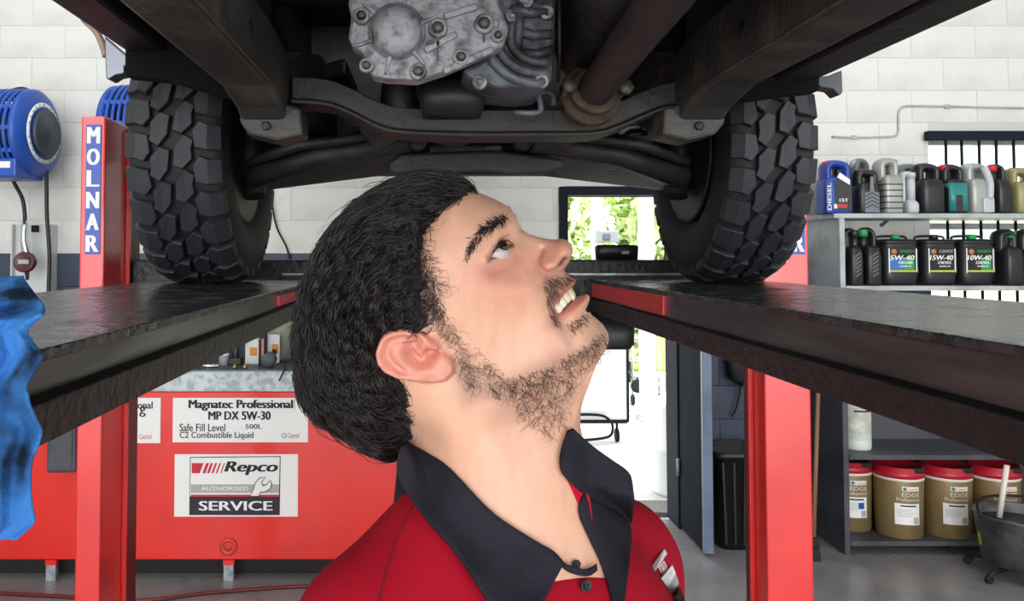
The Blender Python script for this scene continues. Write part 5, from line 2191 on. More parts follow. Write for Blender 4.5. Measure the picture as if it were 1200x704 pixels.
ew = ew + 0.0022 * np.exp(-(lob / 0.009) ** 2)
em = np.clip(-eo / 0.0045, 0, 1)
em = np.sqrt(np.clip(1 - (1 - em) ** 2, 0, 1))
WEAR = np.where(eo < 0, WF + (np.maximum(ew, WF * .9) - WF) * em, -1)
WF = np.where(eo < 0, np.maximum(WEAR, 0), WF)

gu, gv = np.gradient(WF, GH)
nrm = np.sqrt(1 + gu ** 2 + gv ** 2)
FH = ((np.abs(w_ax)[None, :, None].astype(np.float32) - WF[:, None, :].astype(np.float32)) / np.minimum(nrm, 6.0)[:, None, :].astype(np.float32))
FH = np.where((SD > 0.0005)[:, None, :] & (eo > 0)[:, None, :], np.maximum(np.maximum(SD, 0)[:, None, :].astype(np.float32) * 0.9, FH), FH)
X3, Y3, Z3 = (q.astype(np.float32) for q in (u_ax[:, None, None], w_ax[None, :, None], v_ax[None, None, :]))


def loc(px, py, w=0.0):
    u, v = Lw(px, py, w)
    return np.array([u, w, v])


DOWN = np.array([-HF[2] * 0 - math.sin(TILT) * math.cos(YAW), math.sin(TILT) * math.sin(YAW), -math.cos(TILT)])
n0, n1 = loc(556, 455, 0.0), loc(592, 590, 0.01)
n2 = loc(606, 700, 0.012)
NECK = rcone(X3, Y3, Z3, n0, n1, 0.056, 0.060)
NECK = smin(NECK, rcone(X3, Y3, Z3, n1, n2, 0.060, 0.098), 0.03)
NECK = smin(NECK, rcone(X3, Y3, Z3, loc(636, 452, .0), loc(622, 515, .006), 0.028, 0.027), 0.03)        # throat
NECK = smin(NECK, rcone(X3, Y3, Z3, loc(622, 515, .006), loc(648, 620, .012), 0.027, 0.032), 0.03)
NECK = smin(NECK, rcone(X3, Y3, Z3, loc(520, 470, .052), loc(650, 640, .035), 0.012, 0.014), 0.022)      # neck muscle, near
NECK = smin(NECK, rcone(X3, Y3, Z3, loc(520, 470, -.052), loc(650, 640, -.01), 0.012, 0.014), 0.022)
FH = smin(FH, NECK, 0.034)
HVt, HQ = snets(FH.astype(np.float32), (u_ax[0], w_ax[0], v_ax[0]), GH)
del FH, NECK
HVt = relax(HVt, HQ, 4, 0.5)
keep = None
person = empty('person', (0.08, 0.68, 0), 'man in red shirt with dark collar looking up, head tipped back', 'person')


# skin colour: blush, lips, stubble, lashes; shade in mouth, nostril and creases painted in
def col_mask(V, pts, sig_mm, w_mm, near=False):
    q = LL(pts, w_mm / 1000)
    d = line_d(V[:, 0], V[:, 2], q) if len(q) > 1 else np.hypot(V[:, 0] - q[0][0], V[:, 2] - q[0][1])
    return np.exp(-(d / (sig_mm / 1000)) ** 2)


def lin(c):
    return np.array(S(*c)[:3])


rgs = np.random.default_rng(3)
C = np.tile(lin((222, 172, 146)), (len(HVt), 1))


def tint(mask, col, k):
    global C
    m = np.clip(mask * k, 0, 1)[:, None]
    C = C * (1 - m) + lin(col) * m


tint(col_mask(HVt, [(575, 325), (600, 335)], 20, 50), (212, 138, 118), .55)
tint(col_mask(HVt, [(578, 315), (600, 306)], 7, 42), (176, 112, 98), .5)
tint(col_mask(HVt, [(655, 295), (645, 305)], 14, 14), (208, 134, 116), .6)
earm = (poly_sd(HVt[:, 0], HVt[:, 2], ear_o) < 0.002) & (np.abs(HVt[:, 1]) > 0.06)
tint(earm.astype(float), (216, 134, 120), .7)
tint(col_mask(HVt, [(655, 351), (662, 340), (672, 332)], 3.4, 20), (178, 98, 92), .9)
tint(col_mask(HVt, [(655, 370), (669, 363), (686, 353)], 4.2, 20), (190, 108, 100), .8)
mm = np.clip(-poly_sd(HVt[:, 0], HVt[:, 2], mouth) / 0.002, 0, 1) * (np.abs(HVt[:, 1]) < 0.03)
tint(mm, (70, 26, 26), .95)  # dark of the open mouth painted in
nst = col_mask(HVt, [(657, 310), (662, 304)], 2.2, 15)
tint(nst, (70, 34, 30), .9)  # nostril shade painted into the skin colour
tint(col_mask(HVt, [(636, 297), (632, 306), (634, 315), (642, 320)], 1.6, 20), (150, 90, 78), .55)  # painted shade in the crease round the nostril wing
tint(col_mask(HVt, [(573, 300), (579, 289), (586, 281), (593, 280)], 1.2, 42), (120, 76, 66), .6)  # painted shade along the upper lid crease
esm = np.exp(-(np.abs(poly_sd(HVt[:, 0], HVt[:, 2], EYE_POLY)) / 0.0011) ** 2) * (np.abs(HVt[:, 1]) > 0.02)
tint(esm, (84, 50, 44), .75)
# stubble shadow
jawm = np.maximum(col_mask(HVt, [(548, 420), (556, 452), (600, 446), (650, 428), (690, 418), (706, 402)], 9, 45), col_mask(HVt, [(640, 330), (648, 350), (652, 375), (668, 400)], 5, 25))
jawm = np.maximum(jawm, .8 * col_mask(HVt, [(600, 470), (640, 470), (665, 460)], 16, 30))
tint(jawm, (120, 92, 80), .45)
tint(col_mask(HVt, [(642, 328), (656, 322), (668, 325)], 4.5, 18), (110, 84, 74), .5)
M_skin = pm('skin', S(222, 172, 146), 0.42, sss=0.12, bump=0.12, bscale=700)
nt = M_skin.node_tree
at = nt.nodes.new('ShaderNodeVertexColor')
at.layer_name = 'pigment_and_shade'
nz = nt.nodes.new('ShaderNodeTexNoise')
nz.inputs['Scale'].default_value = 45
nz.inputs['Detail'].default_value = 5
mr = nt.nodes.new('ShaderNodeMapRange')
mr.inputs[1].default_value, mr.inputs[2].default_value, mr.inputs[3].default_value, mr.inputs[4].default_value = .3, .7, .93, 1.05
mlt = nt.nodes.new('ShaderNodeVectorMath')
mlt.operation = 'SCALE'
nt.links.new(nz.outputs[0], mr.inputs[0])
nt.links.new(at.outputs[0], mlt.inputs[0])
nt.links.new(mr.outputs[0], mlt.inputs['Scale'])
nt.links.new(mlt.outputs[0], nt.nodes['Principled BSDF'].inputs['Base Color'])
BODYV = to_world(HVt)
body = np_mesh('body', BODYV, HQ, M_skin, person)
ca = body.data.color_attributes.new('pigment_and_shade', 'FLOAT_COLOR', 'POINT')
ca.data.foreach_set('color', np.concatenate([C, np.ones((len(C), 1))], 1).astype(np.float32).ravel())

# low detail rest of the figure: chest, arms and hands under and below the shirt
FT = math.radians(46)
TF = np.array([math.sin(FT), -math.cos(FT), 0.0])          # where the chest points
TRt = np.array([TF[1], -TF[0], 0.0])                        # his right
TU = np.array([0, 0, 1.0])
NB = np.array(P(590, 600, 0.675))                           # base of the neck
ZN = NB[2]


def tb(r, f, z):
    """point from the neck base: to his right, forward, up"""
    return NB + TRt * r + TF * f + TU * z


AXT = [TRt, TF, TU]


def grid(lo, hi, h):
    ax = [np.arange(lo[i], hi[i], h) for i in range(3)]
    return ax[0][:, None, None], ax[1][None, :, None], ax[2][None, None, :]


def torso(X, Y, Z, g=0.0):
    d = ellip(X, Y, Z, tb(0, 0.030, -0.20), (0.185 + g, 0.125 + g, 0.20 + g), AXT)
    d = smin(d, ellip(X, Y, Z, tb(0, 0.015, -0.40), (0.17 + g, 0.12 + g, 0.24 + g), AXT), 0.06)
    for s in (-1, 1):
        d = smin(d, rcone(X, Y, Z, tb(s * 0.050, -0.012, -0.012), tb(s * (.122 if s > 0 else .165), -0.012, -0.058 if s > 0 else -0.082), 0.050 + g, 0.056 + g), 0.04)
    return d


ELB = {1: tb(0.19, -0.03, -0.36), -1: tb(-0.27, -0.03, -0.36)}
WRI = {1: tb(0.265, 0.06, -0.60), -1: tb(-0.265, 0.06, -0.60)}
SHO = {1: tb(0.128, -0.012, -0.078), -1: tb(-0.200, -0.012, -0.100)}
gx = grid(tb(0, 0, 0) + np.array([-.42, -.42, -.85]), tb(0, 0, 0) + np.array([.42, .42, -.02]), 0.006)
dd = torso(*gx, -0.012)
for s in (-1, 1):
    dd = smin(dd, rcone(*gx, SHO[s], ELB[s], 0.046, 0.038), 0.03)
    dd = smin(dd, rcone(*gx, ELB[s], WRI[s], 0.039, 0.026), 0.015)
    hd = WRI[s] + np.array([0, 0, -.045]) + TF * .012
    palm = ellip(*gx, hd, (.016, .040, .05), AXT)
    dd = smin(dd, palm, 0.012)
V2, Q2 = snets(dd.astype(np.float32), (gx[0].ravel()[0], gx[1].ravel()[0], gx[2].ravel()[0]), 0.006)
del dd
V2 = relax(V2, Q2, 4)
hands_v, hands_q = [], []
for s in (-1, 1):
    hd = WRI[s] + np.array([0, 0, -.045]) + TF * .012
    lo = hd + np.array([-.09, -.09, -.15])
    gf = grid(lo, hd + np.array([.09, .09, .03]), 0.003)
    df = ellip(*gf, hd, (.015, .038, .048), AXT)
    for k, (off, ln) in enumerate(((-.030, .062), (-.010, .074), (.010, .08), (.029, .07))):
        a = hd + TF * off + np.array([0, 0, -.035])
        b = a + np.array([0, 0, -ln * .55]) - TRt * s * .008
        c2 = b + np.array([0, 0, -ln * .42]) - TRt * s * .020
        df = smin(df, np.minimum(rcone(*gf, a, b, .0095, .0085), rcone(*gf, b, c2, .0085, .007)), .004)
    a = hd + TF * .028 + np.array([0, 0, .012])
    b = a + TF * .026 + np.array([0, 0, -.03]) - TRt * s * .01
    c2 = b + TF * .004 + np.array([0, 0, -.03]) - TRt * s * .008
    df = smin(df, np.minimum(rcone(*gf, a, b, .012, .0105), rcone(*gf, b, c2, .0105, .008)), .006)
    hv, hq = snets(df.astype(np.float32), (gf[0].ravel()[0], gf[1].ravel()[0], gf[2].ravel()[0]), 0.003)
    hands_v.append(hv)
    hands_q.append(hq)

# one skin: head, neck, chest, arms and hands
bpy.data.objects.remove(body)
allV, allQ, n_ = [BODYV], [HQ], len(BODYV)
for v_, q_ in [(V2, Q2)] + list(zip(hands_v, hands_q)):
    allV.append(v_)
    allQ.append(q_ + n_)
    n_ += len(v_)
Call = np.tile(lin((222, 172, 146)), (n_, 1))
Call[:len(C)] = C
body = np_mesh('body', np.concatenate(allV), np.concatenate(allQ), M_skin, person)
ca = body.data.color_attributes.new('pigment_and_shade', 'FLOAT_COLOR', 'POINT')
ca.data.foreach_set('color', np.concatenate([Call, np.ones((n_, 1))], 1).astype(np.float32).ravel())


def hw(u, w, v):
    return Vector(HO + u * HF + w * HR + v * HV)


# eyes
M_eye = pm('eye_white', S(184, 172, 166), .25, coat=.3)
M_iris = pm('iris_dark_brown', S(38, 24, 18), .12, coat=.6)
GAZE = (0.90, 0.30, 0.30)
for s in (1, -1):
    eu, ev = Lw(586, 291.5, 0.036)
    c = hw(eu - .0070, s * 0.0300, ev - .001)
    g = (HF * GAZE[0] + HR * s * GAZE[1] + HV * GAZE[2])
    g = Vector(g).normalized()
    R = .0122
    mb = MB()
    mb.lathe([(R * math.sin(a), R * math.cos(a)) for a in np.linspace(PI, .58, 24)], c, g, 32)
    ey = mb.build('eyeball', M_eye, person)
    mb = MB()
    mb.lathe([(R * 1.002 * math.sin(a), R * 1.002 * math.cos(a) + (.0006 if a < .4 else 0)) for a in np.linspace(.60, 0.0, 10)], c, g, 28)
    mb.build('iris', M_iris, ey)

# teeth along the upper jaw
M_tooth = pm('tooth', S(226, 214, 190), .25, col2=S(214, 200, 172), nscale=200)
for s in (1, -1):
    for k, (px, py, w, hgt, wd) in enumerate(((671.5, 345, .0042, .0090, .0040), (666, 349, .0115, .0078, .0034), (660.5, 354.5, .0172, .0082, .0034), (656.5, 361, .0208, .0070, .0030))):
        u, v = Lw(px, py, w)
        c = hw(u - .0015, s * w, v + .001)
        t_ang = (0.15, 0.55, 0.95, 1.2)[k]
        side = Vector(HR * s * math.cos(t_ang) - HF * math.sin(t_ang))
        out = Vector(HF * math.cos(t_ang) + HR * s * math.sin(t_ang))
        up = Vector(HV)
        mb = MB()
        secs = []
        for zz, sc, th in ((-hgt / 2, .70, .0012), (-hgt / 2 + .0012, .95, .0020), (0, 1.0, .0026), (hgt / 2, .85, .003)):
            ring = []
            for i in range(14):
                a = 2 * PI * i / 14
                ring.append(c + up * zz + side * (wd * sc * math.copysign(abs(math.cos(a)) ** .6, math.cos(a))) + out * (th * math.copysign(abs(math.sin(a)) ** .6, math.sin(a))))
            secs.append(ring)
        vs = [p for r in secs for p in r]
        fs = [(j * 14 + i, j * 14 + (i + 1) % 14, (j + 1) * 14 + (i + 1) % 14, (j + 1) * 14 + i) for j in range(3) for i in range(14)]
        fs += [tuple(reversed(range(14))), tuple(range(42, 56))]
        mb.add(vs, fs, 0, True)
        mb.build('tooth', M_tooth, person)

# ---- hair mass
hair_o = [(551, 214), (535, 208), (510, 205), (482, 208), (455, 220), (425, 238), (395, 264), (372, 298), (358, 340), (351, 385), (353, 430), (362, 462), (378, 483), (402, 497), (430, 510), (452, 524),
          (468, 519), (488, 510), (494, 492), (488, 470), (476, 456), (464, 448), (452, 440), (442, 428), (438, 410), (441, 396), (450, 386), (466, 380), (486, 384), (502, 391), (516, 400),
          (524, 392), (519, 372), (510, 352), (501, 330), (492, 306), (484, 282), (479, 262), (486, 244), (505, 230), (528, 221)]
# outline of the mass in the middle plane, and the hairline on the side surface
mid_o = LL(crom2([(560, 226), (550, 218), (536, 212), (512, 207), (484, 208), (456, 220), (425, 237), (398, 266), (377, 300), (364, 342), (358, 386), (360, 428), (368, 459), (383, 479), (405, 494),
                  (430, 510), (455, 524), (475, 522), (500, 500), (530, 470), (560, 430), (580, 380), (575, 300), (572, 240)], 3))
side_o = LL(crom2(hair_o, 2), 0.070)
HG = 0.0018
hu = np.arange(-.16, .12, HG)
hwx = np.arange(-.116, .118, HG)
hv_ = np.arange(-.15, .165, HG)
U2, Vv2 = np.meshgrid(hu, hv_, indexing='ij')
sdm = poly_sd(U2, Vv2, mid_o)
sds = poly_sd(U2, Vv2, side_o)
ctlh = [(420, 300, 86), (450, 370, 85), (490, 320, 81), (500, 300, 76), (400, 400, 80), (440, 470, 76), (470, 500, 66), (520, 230, 62), (545, 220, 40), (480, 250, 74), (380, 350, 80), (510, 370, 77), (515, 390, 75)]
Hh = blur(rbf(U2, Vv2, [(*Lw(x, y, h / 1000), h / 1000) for x, y, h in ctlh]), 2)
WH = Hh * prof(sdm, 0.062)
# clumps of wavy hair
ang = np.arctan2(Vv2 - Lw(505, 400, .07)[1], U2 - Lw(505, 400, .07)[0])
rad = np.hypot(Vv2 - Lw(505, 400, .07)[1], U2 - Lw(505, 400, .07)[0])
wav = np.sin(rad * 520 + 2.2 * np.sin(ang * 9 + rad * 60)) * .0020 + np.sin(rad * 300 + ang * 14) * .0020 + np.sin(ang * 34 + rad * 200) * .0014
WH = WH + wav
# a fringe free side: the hair only covers what lies behind the hairline
cut = np.clip(-sds / 0.012, 0, 1) ** .6
FHa = (np.abs(hwx)[None, :, None] - WH[:, None, :])
gu, gv = np.gradient(WH, HG)
FHa = FHa / np.minimum(np.sqrt(1 + gu ** 2 + gv ** 2), 6)[:, None, :]
FHa = np.where((sdm > 0.0005)[:, None, :], np.sqrt(np.maximum(sdm, 0)[:, None, :] ** 2 + (hwx * .0)[None, :, None] ** 2) + .0005, FHa)
# hairline: in the middle it starts at the forehead point, at the temples at the traced line
fu, fv = Lw(556, 220, 0.0)
ku = (np.abs(hwx) / 0.062)[None, :, None]
ku = np.clip(ku, 0, 1) ** 1.6
mids = poly_sd(U2, Vv2, LL([(552, 190), (552, 232), (520, 300), (520, 560), (300, 560), (300, 190)]))
line = mids[:, None, :] * (1 - ku) + sds[:, None, :] * ku
FHa = np.maximum(FHa, line * .8)
hairV, hairQ = snets(FHa.astype(np.float32), (hu[0], hwx[0], hv_[0]), HG)
del FHa, line
hairV = relax(hairV, hairQ, 4)
HWV = to_world(hairV)
M_hair = pm('black_hair', S(18, 14, 15), 0.45, col2=S(28, 23, 23), nscale=90, bump=0.8, bscale=260, spec=0.5)
M_strand = pm('black_hair_strand', S(20, 16, 17), 0.36, col2=S(40, 33, 33), nscale=60, spec=0.5)
hair = np_mesh('hair', HWV, hairQ, M_hair, person)

from mathutils.bvhtree import BVHTree


def bvh(V, Q):
    return BVHTree.FromPolygons([tuple(v) for v in V.tolist()], [tuple(q) for q in Q.tolist()])


def tri_tubes(paths, radii, name, mat, parent):
    """many fine strands in one mesh: paths (n, m, 3), three-sided, tapering"""
    n, m, _ = paths.shape
    t = np.gradient(paths, axis=1)
    t /= np.linalg.norm(t, axis=2)[..., None] + 1e-12
    ref = np.array([.31, .87, .38])
    a = np.cross(t, ref)
    a /= np.linalg.norm(a, axis=2)[..., None] + 1e-12
    b = np.cross(t, a)
    tap = np.concatenate([np.full(m - 2, 1.0), [.75, .2]])[None, :, None]
    rr = radii[:, None, None] * tap
    rings = [paths + (a * math.cos(k * 2 * PI / 3) + b * math.sin(k * 2 * PI / 3)) * rr for k in range(3)]
    Vt = np.stack(rings, 2).reshape(-1, 3)
    base = (np.arange(n)[:, None] * m + np.arange(m - 1)[None, :]).reshape(-1) * 3
    qs = []
    for k in range(3):
        k2 = (k + 1) % 3
        qs.append(np.stack([base + k, base + k2, base + 3 + k2, base + 3 + k], 1))
    return np_mesh(name, Vt, np.concatenate(qs), mat, parent)


tree_h = bvh(hairV, hairQ)
rg = np.random.default_rng(11)
cen = np.array(Lw(505, 402, .07))


def hair_strands(n, seglen, m, amp, lift, r, seed):
    rg = np.random.default_rng(seed)
    tri = hairV[hairQ]
    area_ = np.linalg.norm(np.cross(tri[:, 1] - tri[:, 0], tri[:, 3] - tri[:, 0]), axis=1)
    ctr = tri.mean(1)
    nr = np.cross(tri[:, 1] - tri[:, 0], tri[:, 3] - tri[:, 0])
    nr /= np.linalg.norm(nr, axis=1)[:, None] + 1e-12
    pr = area_ * (ctr[:, 1] > -0.03)
    pr = pr / pr.sum()
    pick = rg.choice(len(ctr), n, p=pr)
    p = ctr[pick].copy()
    nn = nr[pick].copy()
    lock = np.sin(p[:, :1] * 130 + 2 * np.sin(p[:, 2:] * 90)) + np.sin(p[:, 2:] * 150 + 1.7 * np.sin(p[:, :1] * 110)) + np.sin(p[:, 1:2] * 120)
    ph = lock * 2.6 + rg.normal(0, .35, (n, 1))
    fr = 0.62 + .10 * np.sin(lock * 3) + rg.normal(0, .04, (n, 1))
    lf = lift * (0.2 + rg.random((n, 1)))
    am = amp * (.4 + rg.random((n, 1)))
    jit = .30 * np.sin(lock * 1.9) + rg.normal(0, .10, (n, 1))
    paths = np.zeros((n, m, 3))
    paths[:, 0] = p + nn * lf * .3
    for k in range(m):
        rad_ = np.stack([p[:, 0] - cen[0], np.zeros(n), p[:, 2] - cen[1]], 1)
        rad_ /= np.linalg.norm(rad_, axis=1)[:, None] + 1e-6
        # swirl round the ear from the forehead to the nape
        dirv = np.stack([-rad_[:, 2], np.zeros(n), rad_[:, 0]], 1) + rad_ * (jit + .15)
        fl_ = dirv - nn * (dirv * nn).sum(1)[:, None]
        L_ = np.linalg.norm(fl_, axis=1)
        bad = L_ < .15
        if bad.any():
            fl_[bad] = np.cross(nn[bad], np.array([0, 1.0, 0]))
        fl_ /= np.linalg.norm(fl_, axis=1)[:, None] + 1e-9
        if k:
            paths[:, k] = p + nn * lf * (.4 + k / m) + nn * am * .6 * np.sin(ph + k * fr) + np.cross(nn, fl_) * am * np.cos(ph + k * fr)
        if k < m - 1:
            nx_ = p + fl_ * seglen
            res = [tree_h.find_nearest(v) for v in nx_.tolist()]
            p = np.array([r_[0][:] for r_ in res])
            nn = np.array([r_[1][:] for r_ in res])
    return to_world(paths.reshape(-1, 3)).reshape(paths.shape), r * (.6 + .8 * rg.random(n))


pa, ra = hair_strands(6000, 0.0044, 15, .0034, .0034, .00040, 5)
st = tri_tubes(pa, ra, 'hair_strands', M_strand, person)
st['kind'] = 'stuff'
pa, ra = hair_strands(420, 0.0040, 10, .0040, .0075, .00022, 6)
st = tri_tubes(pa, ra, 'loose_hairs', M_strand, person)
st['kind'] = 'stuff'

# ---- brows, lashes, moustache, beard and sideburn, rooted on the skin
tree_b = bvh(HVt, HQ)


def skin_hit(px, py, far=False):
    """point and normal of the skin seen at a picture point, in the head frame"""
    d = np.array(P(px, py, 1.0)) - CAMP
    d /= np.linalg.norm(d)
    o = CAMP - HO
    ol = Vector((o.dot(HF), o.dot(HR), o.dot(HV)))
    dl = Vector((d.dot(HF), d.dot(HR), d.dot(HV)))
    h = tree_b.ray_cast(ol, dl)
    return (np.array(h[0]), np.array(h[1])) if h[0] is not None else None


def tuft(regions, m, name, mat, seed, both=True, rise=.30):
    """regions: (n, polygon in picture, (dx, dy) lie direction, length mm, curl, radius mm)"""
    rg = np.random.default_rng(seed)
    P_, R_ = [], []
    for n, poly, dr, ln, curl, r in regions:
        p = np.array(poly, float)
        lo, hi = p.min(0), p.max(0)
        cand = lo + (hi - lo) * rg.random((n * 14, 2))
        s_ = poly_sd(cand[:, 0], cand[:, 1], poly)
        cand = cand[(s_ < 0) & (rg.random(len(cand)) < np.minimum(1, -s_ / 4 + .25))][:n]
        for q in cand:
            h = skin_hit(*q)
            if h is None:
                continue
            pt, nn = h
            e = np.array(Lw(q[0] + dr[0], q[1] + dr[1], pt[1])) - np.array(Lw(q[0], q[1], pt[1]))
            dv = np.array([e[0], 0, e[1]])
            dv /= np.linalg.norm(dv) + 1e-9
            dv = dv + rg.normal(0, .35, 3)
            dv = dv - nn * dv.dot(nn)
            dv /= np.linalg.norm(dv) + 1e-9
            sd_ = np.cross(nn, dv)
            L_ = ln / 1000 * (.5 + rg.random())
            ph = rg.random() * 6.3
            t = np.linspace(0, 1, m)[:, None]
            path = pt + dv * t * L_ + nn * (L_ * rise * np.sin(t * 2.2)) + sd_ * curl * L_ * .35 * (np.sin(ph + t * 4.5) - math.sin(ph))
            P_.append(path)
            R_.append(r / 1000 * (.7 + .6 * rg.random()))
    A_ = np.array(P_)
    if both:
        B_ = A_.copy()
        B_[..., 1] *= -1
        A_ = np.concatenate([A_, B_])
        R_ = R_ + R_
    wv = to_world(A_.reshape(-1, 3)).reshape(A_.shape)
    o = tri_tubes(wv, np.array(R_), name, mat, person)
    o['kind'] = 'stuff'
    return o


M_brow = pm('brow_hair', S(34, 26, 25), .5)
M_beard = pm('beard_hair', S(66, 50, 44), .5, col2=S(104, 80, 66), nscale=120)
tuft([(260, [(546, 306), (548, 292), (555, 277), (566, 265), (580, 257), (592, 252), (594, 258), (583, 264), (571, 272), (560, 284), (552, 298)], (-6, 7), 5.0, .08, .18),
      (200, [(563, 270), (578, 259), (592, 253), (595, 258), (583, 264), (570, 273)], (-9, 4), 5.0, .08, .18)], 5, 'eyebrow', M_brow, 21, rise=.10)
tuft([(70, [(576, 297), (582, 287), (588, 282), (593, 282), (588, 286), (582, 292), (578, 299)], (7, -6), 4, .1, .13)], 5, 'eyelashes', M_brow, 22)
tuft([(150, [(634, 331), (645, 325), (656, 321), (668, 324), (672, 329), (662, 334), (654, 343), (648, 352), (642, 350), (638, 340)], (4, 10), 6, .3, .14),
      (60, [(638, 345), (648, 350), (650, 366), (655, 378), (650, 384), (643, 370)], (2, 10), 6, .4, .13),
      (420, [(570, 446), (600, 440), (640, 428), (670, 412), (690, 398), (704, 388), (712, 394), (712, 404), (700, 420), (676, 440), (640, 456), (600, 466), (572, 464)], (4, 8), 7, .7, .14),
      (80, [(664, 378), (684, 364), (690, 368), (680, 384), (668, 392)], (2, 9), 5, .5, .13),
      (230, [(600, 460), (640, 450), (672, 440), (668, 470), (660, 500), (640, 512), (610, 490)], (-1, 10), 7, .9, .12),
      (120, [(514, 366), (530, 380), (542, 402), (552, 430), (560, 456), (548, 452), (538, 428), (528, 404), (514, 392)], (3, 8), 9, .9, .12),
      (70, [(545, 400), (575, 425), (600, 440), (570, 450), (552, 430)], (4, 8), 7, .9, .11)], 6, 'beard', M_beard, 23)
tuft([(700, [(466, 256), (500, 226), (532, 215), (534, 222), (508, 236), (490, 254), (492, 276), (503, 306), (514, 340), (524, 372), (508, 370), (496, 338), (484, 304), (474, 276)], (-5, 7), 12, .8, .13),
      (200, [(505, 226), (530, 214), (556, 222), (560, 230), (545, 228), (520, 232)], (-10, -2), 12, .7, .14),
      (140, [(484, 262), (500, 246), (498, 276), (508, 306), (520, 340), (512, 344), (500, 316), (490, 286)], (5, 6), 9, .8, .10)], 6, 'hairline', M_strand, 24)

# ---- shirt
gs = grid(tb(0, 0, 0) + np.array([-.36, -.36, -.62]), tb(0, 0, 0) + np.array([.36, .36, .06]), 0.005)
gs = tuple(q.astype(np.float32) for q in gs)
sh = torso(*gs, 0.0)
for s in (-1, 1):
    sh = smin(sh, rcone(*gs, SHO[s], SHO[s] + (ELB[s] - SHO[s]) * .72, 0.060, 0.062), 0.035)
# soft creases running from the shoulder to the chest
wr_ = 0.0022 * np.sin((gs[0] * TRt[0] + gs[1] * TRt[1]) * 60 + gs[2] * 45) * np.sin(gs[2] * 38 + gs[0] * 17)
sh = np.maximum(sh + wr_, (tb(0, 0, -.56)[2] - gs[2]))
# open at the sleeve ends
SV, SQ = snets(sh.astype(np.float32), (gs[0].ravel()[0], gs[1].ravel()[0], gs[2].ravel()[0]), 0.005)
del sh
SV = relax(SV, SQ, 6)


def project(V):
    """picture coordinates of world points"""
    c_, s_ = math.cos(PITCH), math.sin(PITCH)
    d = V - CAMP
    dep = d[:, 1] * c_ + d[:, 2] * s_
    up_ = -d[:, 1] * s_ + d[:, 2] * c_
    return CX + F * d[:, 0] / dep, CY - F * up_ / dep


VNECK = [(455, 500), (475, 519), (530, 556), (577, 605), (625, 640), (655, 660), (672, 668), (690, 672), (699, 664), (690, 630), (681, 600), (664, 570), (656, 548), (668, 505), (660, 440), (500, 440)]
ctr_ = SV[SQ].mean(1)
qx, qy = project(ctr_)
ins = (poly_sd(qx, qy, VNECK) < 0) & (ctr_[:, 1] < NB[1] + .055)
neck_in = np.linalg.norm((ctr_ - np.array(tb(0, 0, 0)))[:, :2], axis=1) < 0.058
top_in = neck_in & (ctr_[:, 2] > ZN - .05)
SQ2 = SQ[~(ins | top_in)]
M_shirt = pm('red_shirt_cloth', S(176, 14, 40), 0.8, col2=S(160, 10, 34), nscale=5, bump=0.07, bscale=500, spec=.2)
shirt = np_mesh('shirt', SV, SQ2, M_shirt, person)
tree_s = bvh(SV, SQ)
tree_w = bvh(BODYV, HQ)
M_collar = pm('dark_collar_cloth', S(40, 38, 48), 0.85, col2=S(32, 30, 38), nscale=20, bump=0.3, bscale=600, spec=.2)


def on_shirt(px, py, lift, skin=True):
    d = np.array(P(px, py, 1.0)) - CAMP
    d /= np.linalg.norm(d)
    hs = tree_s.ray_cast(Vector(CAMP), Vector(d))
    hb = tree_w.ray_cast(Vector(CAMP), Vector(d)) if skin else (None, None, None, None)
    ds = [h[3] for h in (hs, hb) if h[0] is not None]
    return min(ds) - lift if ds else None


def patch(rows, n_u, n_v, name, mat, parent, lifts=(.004, .010), skin=True, thick=.003, smooth_it=14):
    """cloth patch between two picture lines, laid on the shirt and neck; real positions come from those surfaces"""
    A_, B_ = (np.array(crom2(r, 6, False)) for r in rows)

    def res(L, n):
        s_ = np.concatenate([[0], np.cumsum(np.linalg.norm(np.diff(L, axis=0), axis=1))])
        t = np.linspace(0, s_[-1], n)
        return np.stack([np.interp(t, s_, L[:, 0]), np.interp(t, s_, L[:, 1])], 1)
    A_, B_ = res(A_, n_u), res(B_, n_u)
    dep = np.full((n_v, n_u), np.nan)
    pxs = np.zeros((n_v, n_u, 2))
    for j in range(n_v):
        k = j / (n_v - 1)
        q = A_ * (1 - k) + B_ * k
        pxs[j] = q
        for i in range(n_u):
            r = on_shirt(q[i, 0], q[i, 1], lifts[0] * (1 - k) + lifts[1] * k, skin)
            dep[j, i] = r if r is not None else np.nan
    m_ = np.nanmedian(dep)
    dep = np.where(np.isnan(dep), m_, dep)
    raw = dep.copy()
    for _ in range(smooth_it):
        p_ = np.pad(dep, 1, mode='edge')
        dep = np.minimum((p_[:-2, 1:-1] + p_[2:, 1:-1] + p_[1:-1, :-2] + p_[1:-1, 2:]) / 4, raw)
    vs = []
    for j in range(n_v):
        for i in range(n_u):
            d = np.array(P(pxs[j, i, 0], pxs[j, i, 1], 1.0)) - CAMP
            vs.append(CAMP + d / np.linalg.norm(d) * dep[j, i])
    qs = np.array([(j * n_u + i, (j + 1) * n_u + i, (j + 1) * n_u + i + 1, j * n_u + i + 1) for j in range(n_v - 1) for i in range(n_u - 1)])
    o = np_mesh(name, np.array(vs), qs, mat, parent)
    if thick:
        sm = o.modifiers.new('thickness', 'SOLIDIFY')
        sm.thickness = thick
        sm.offset = 0
    return o


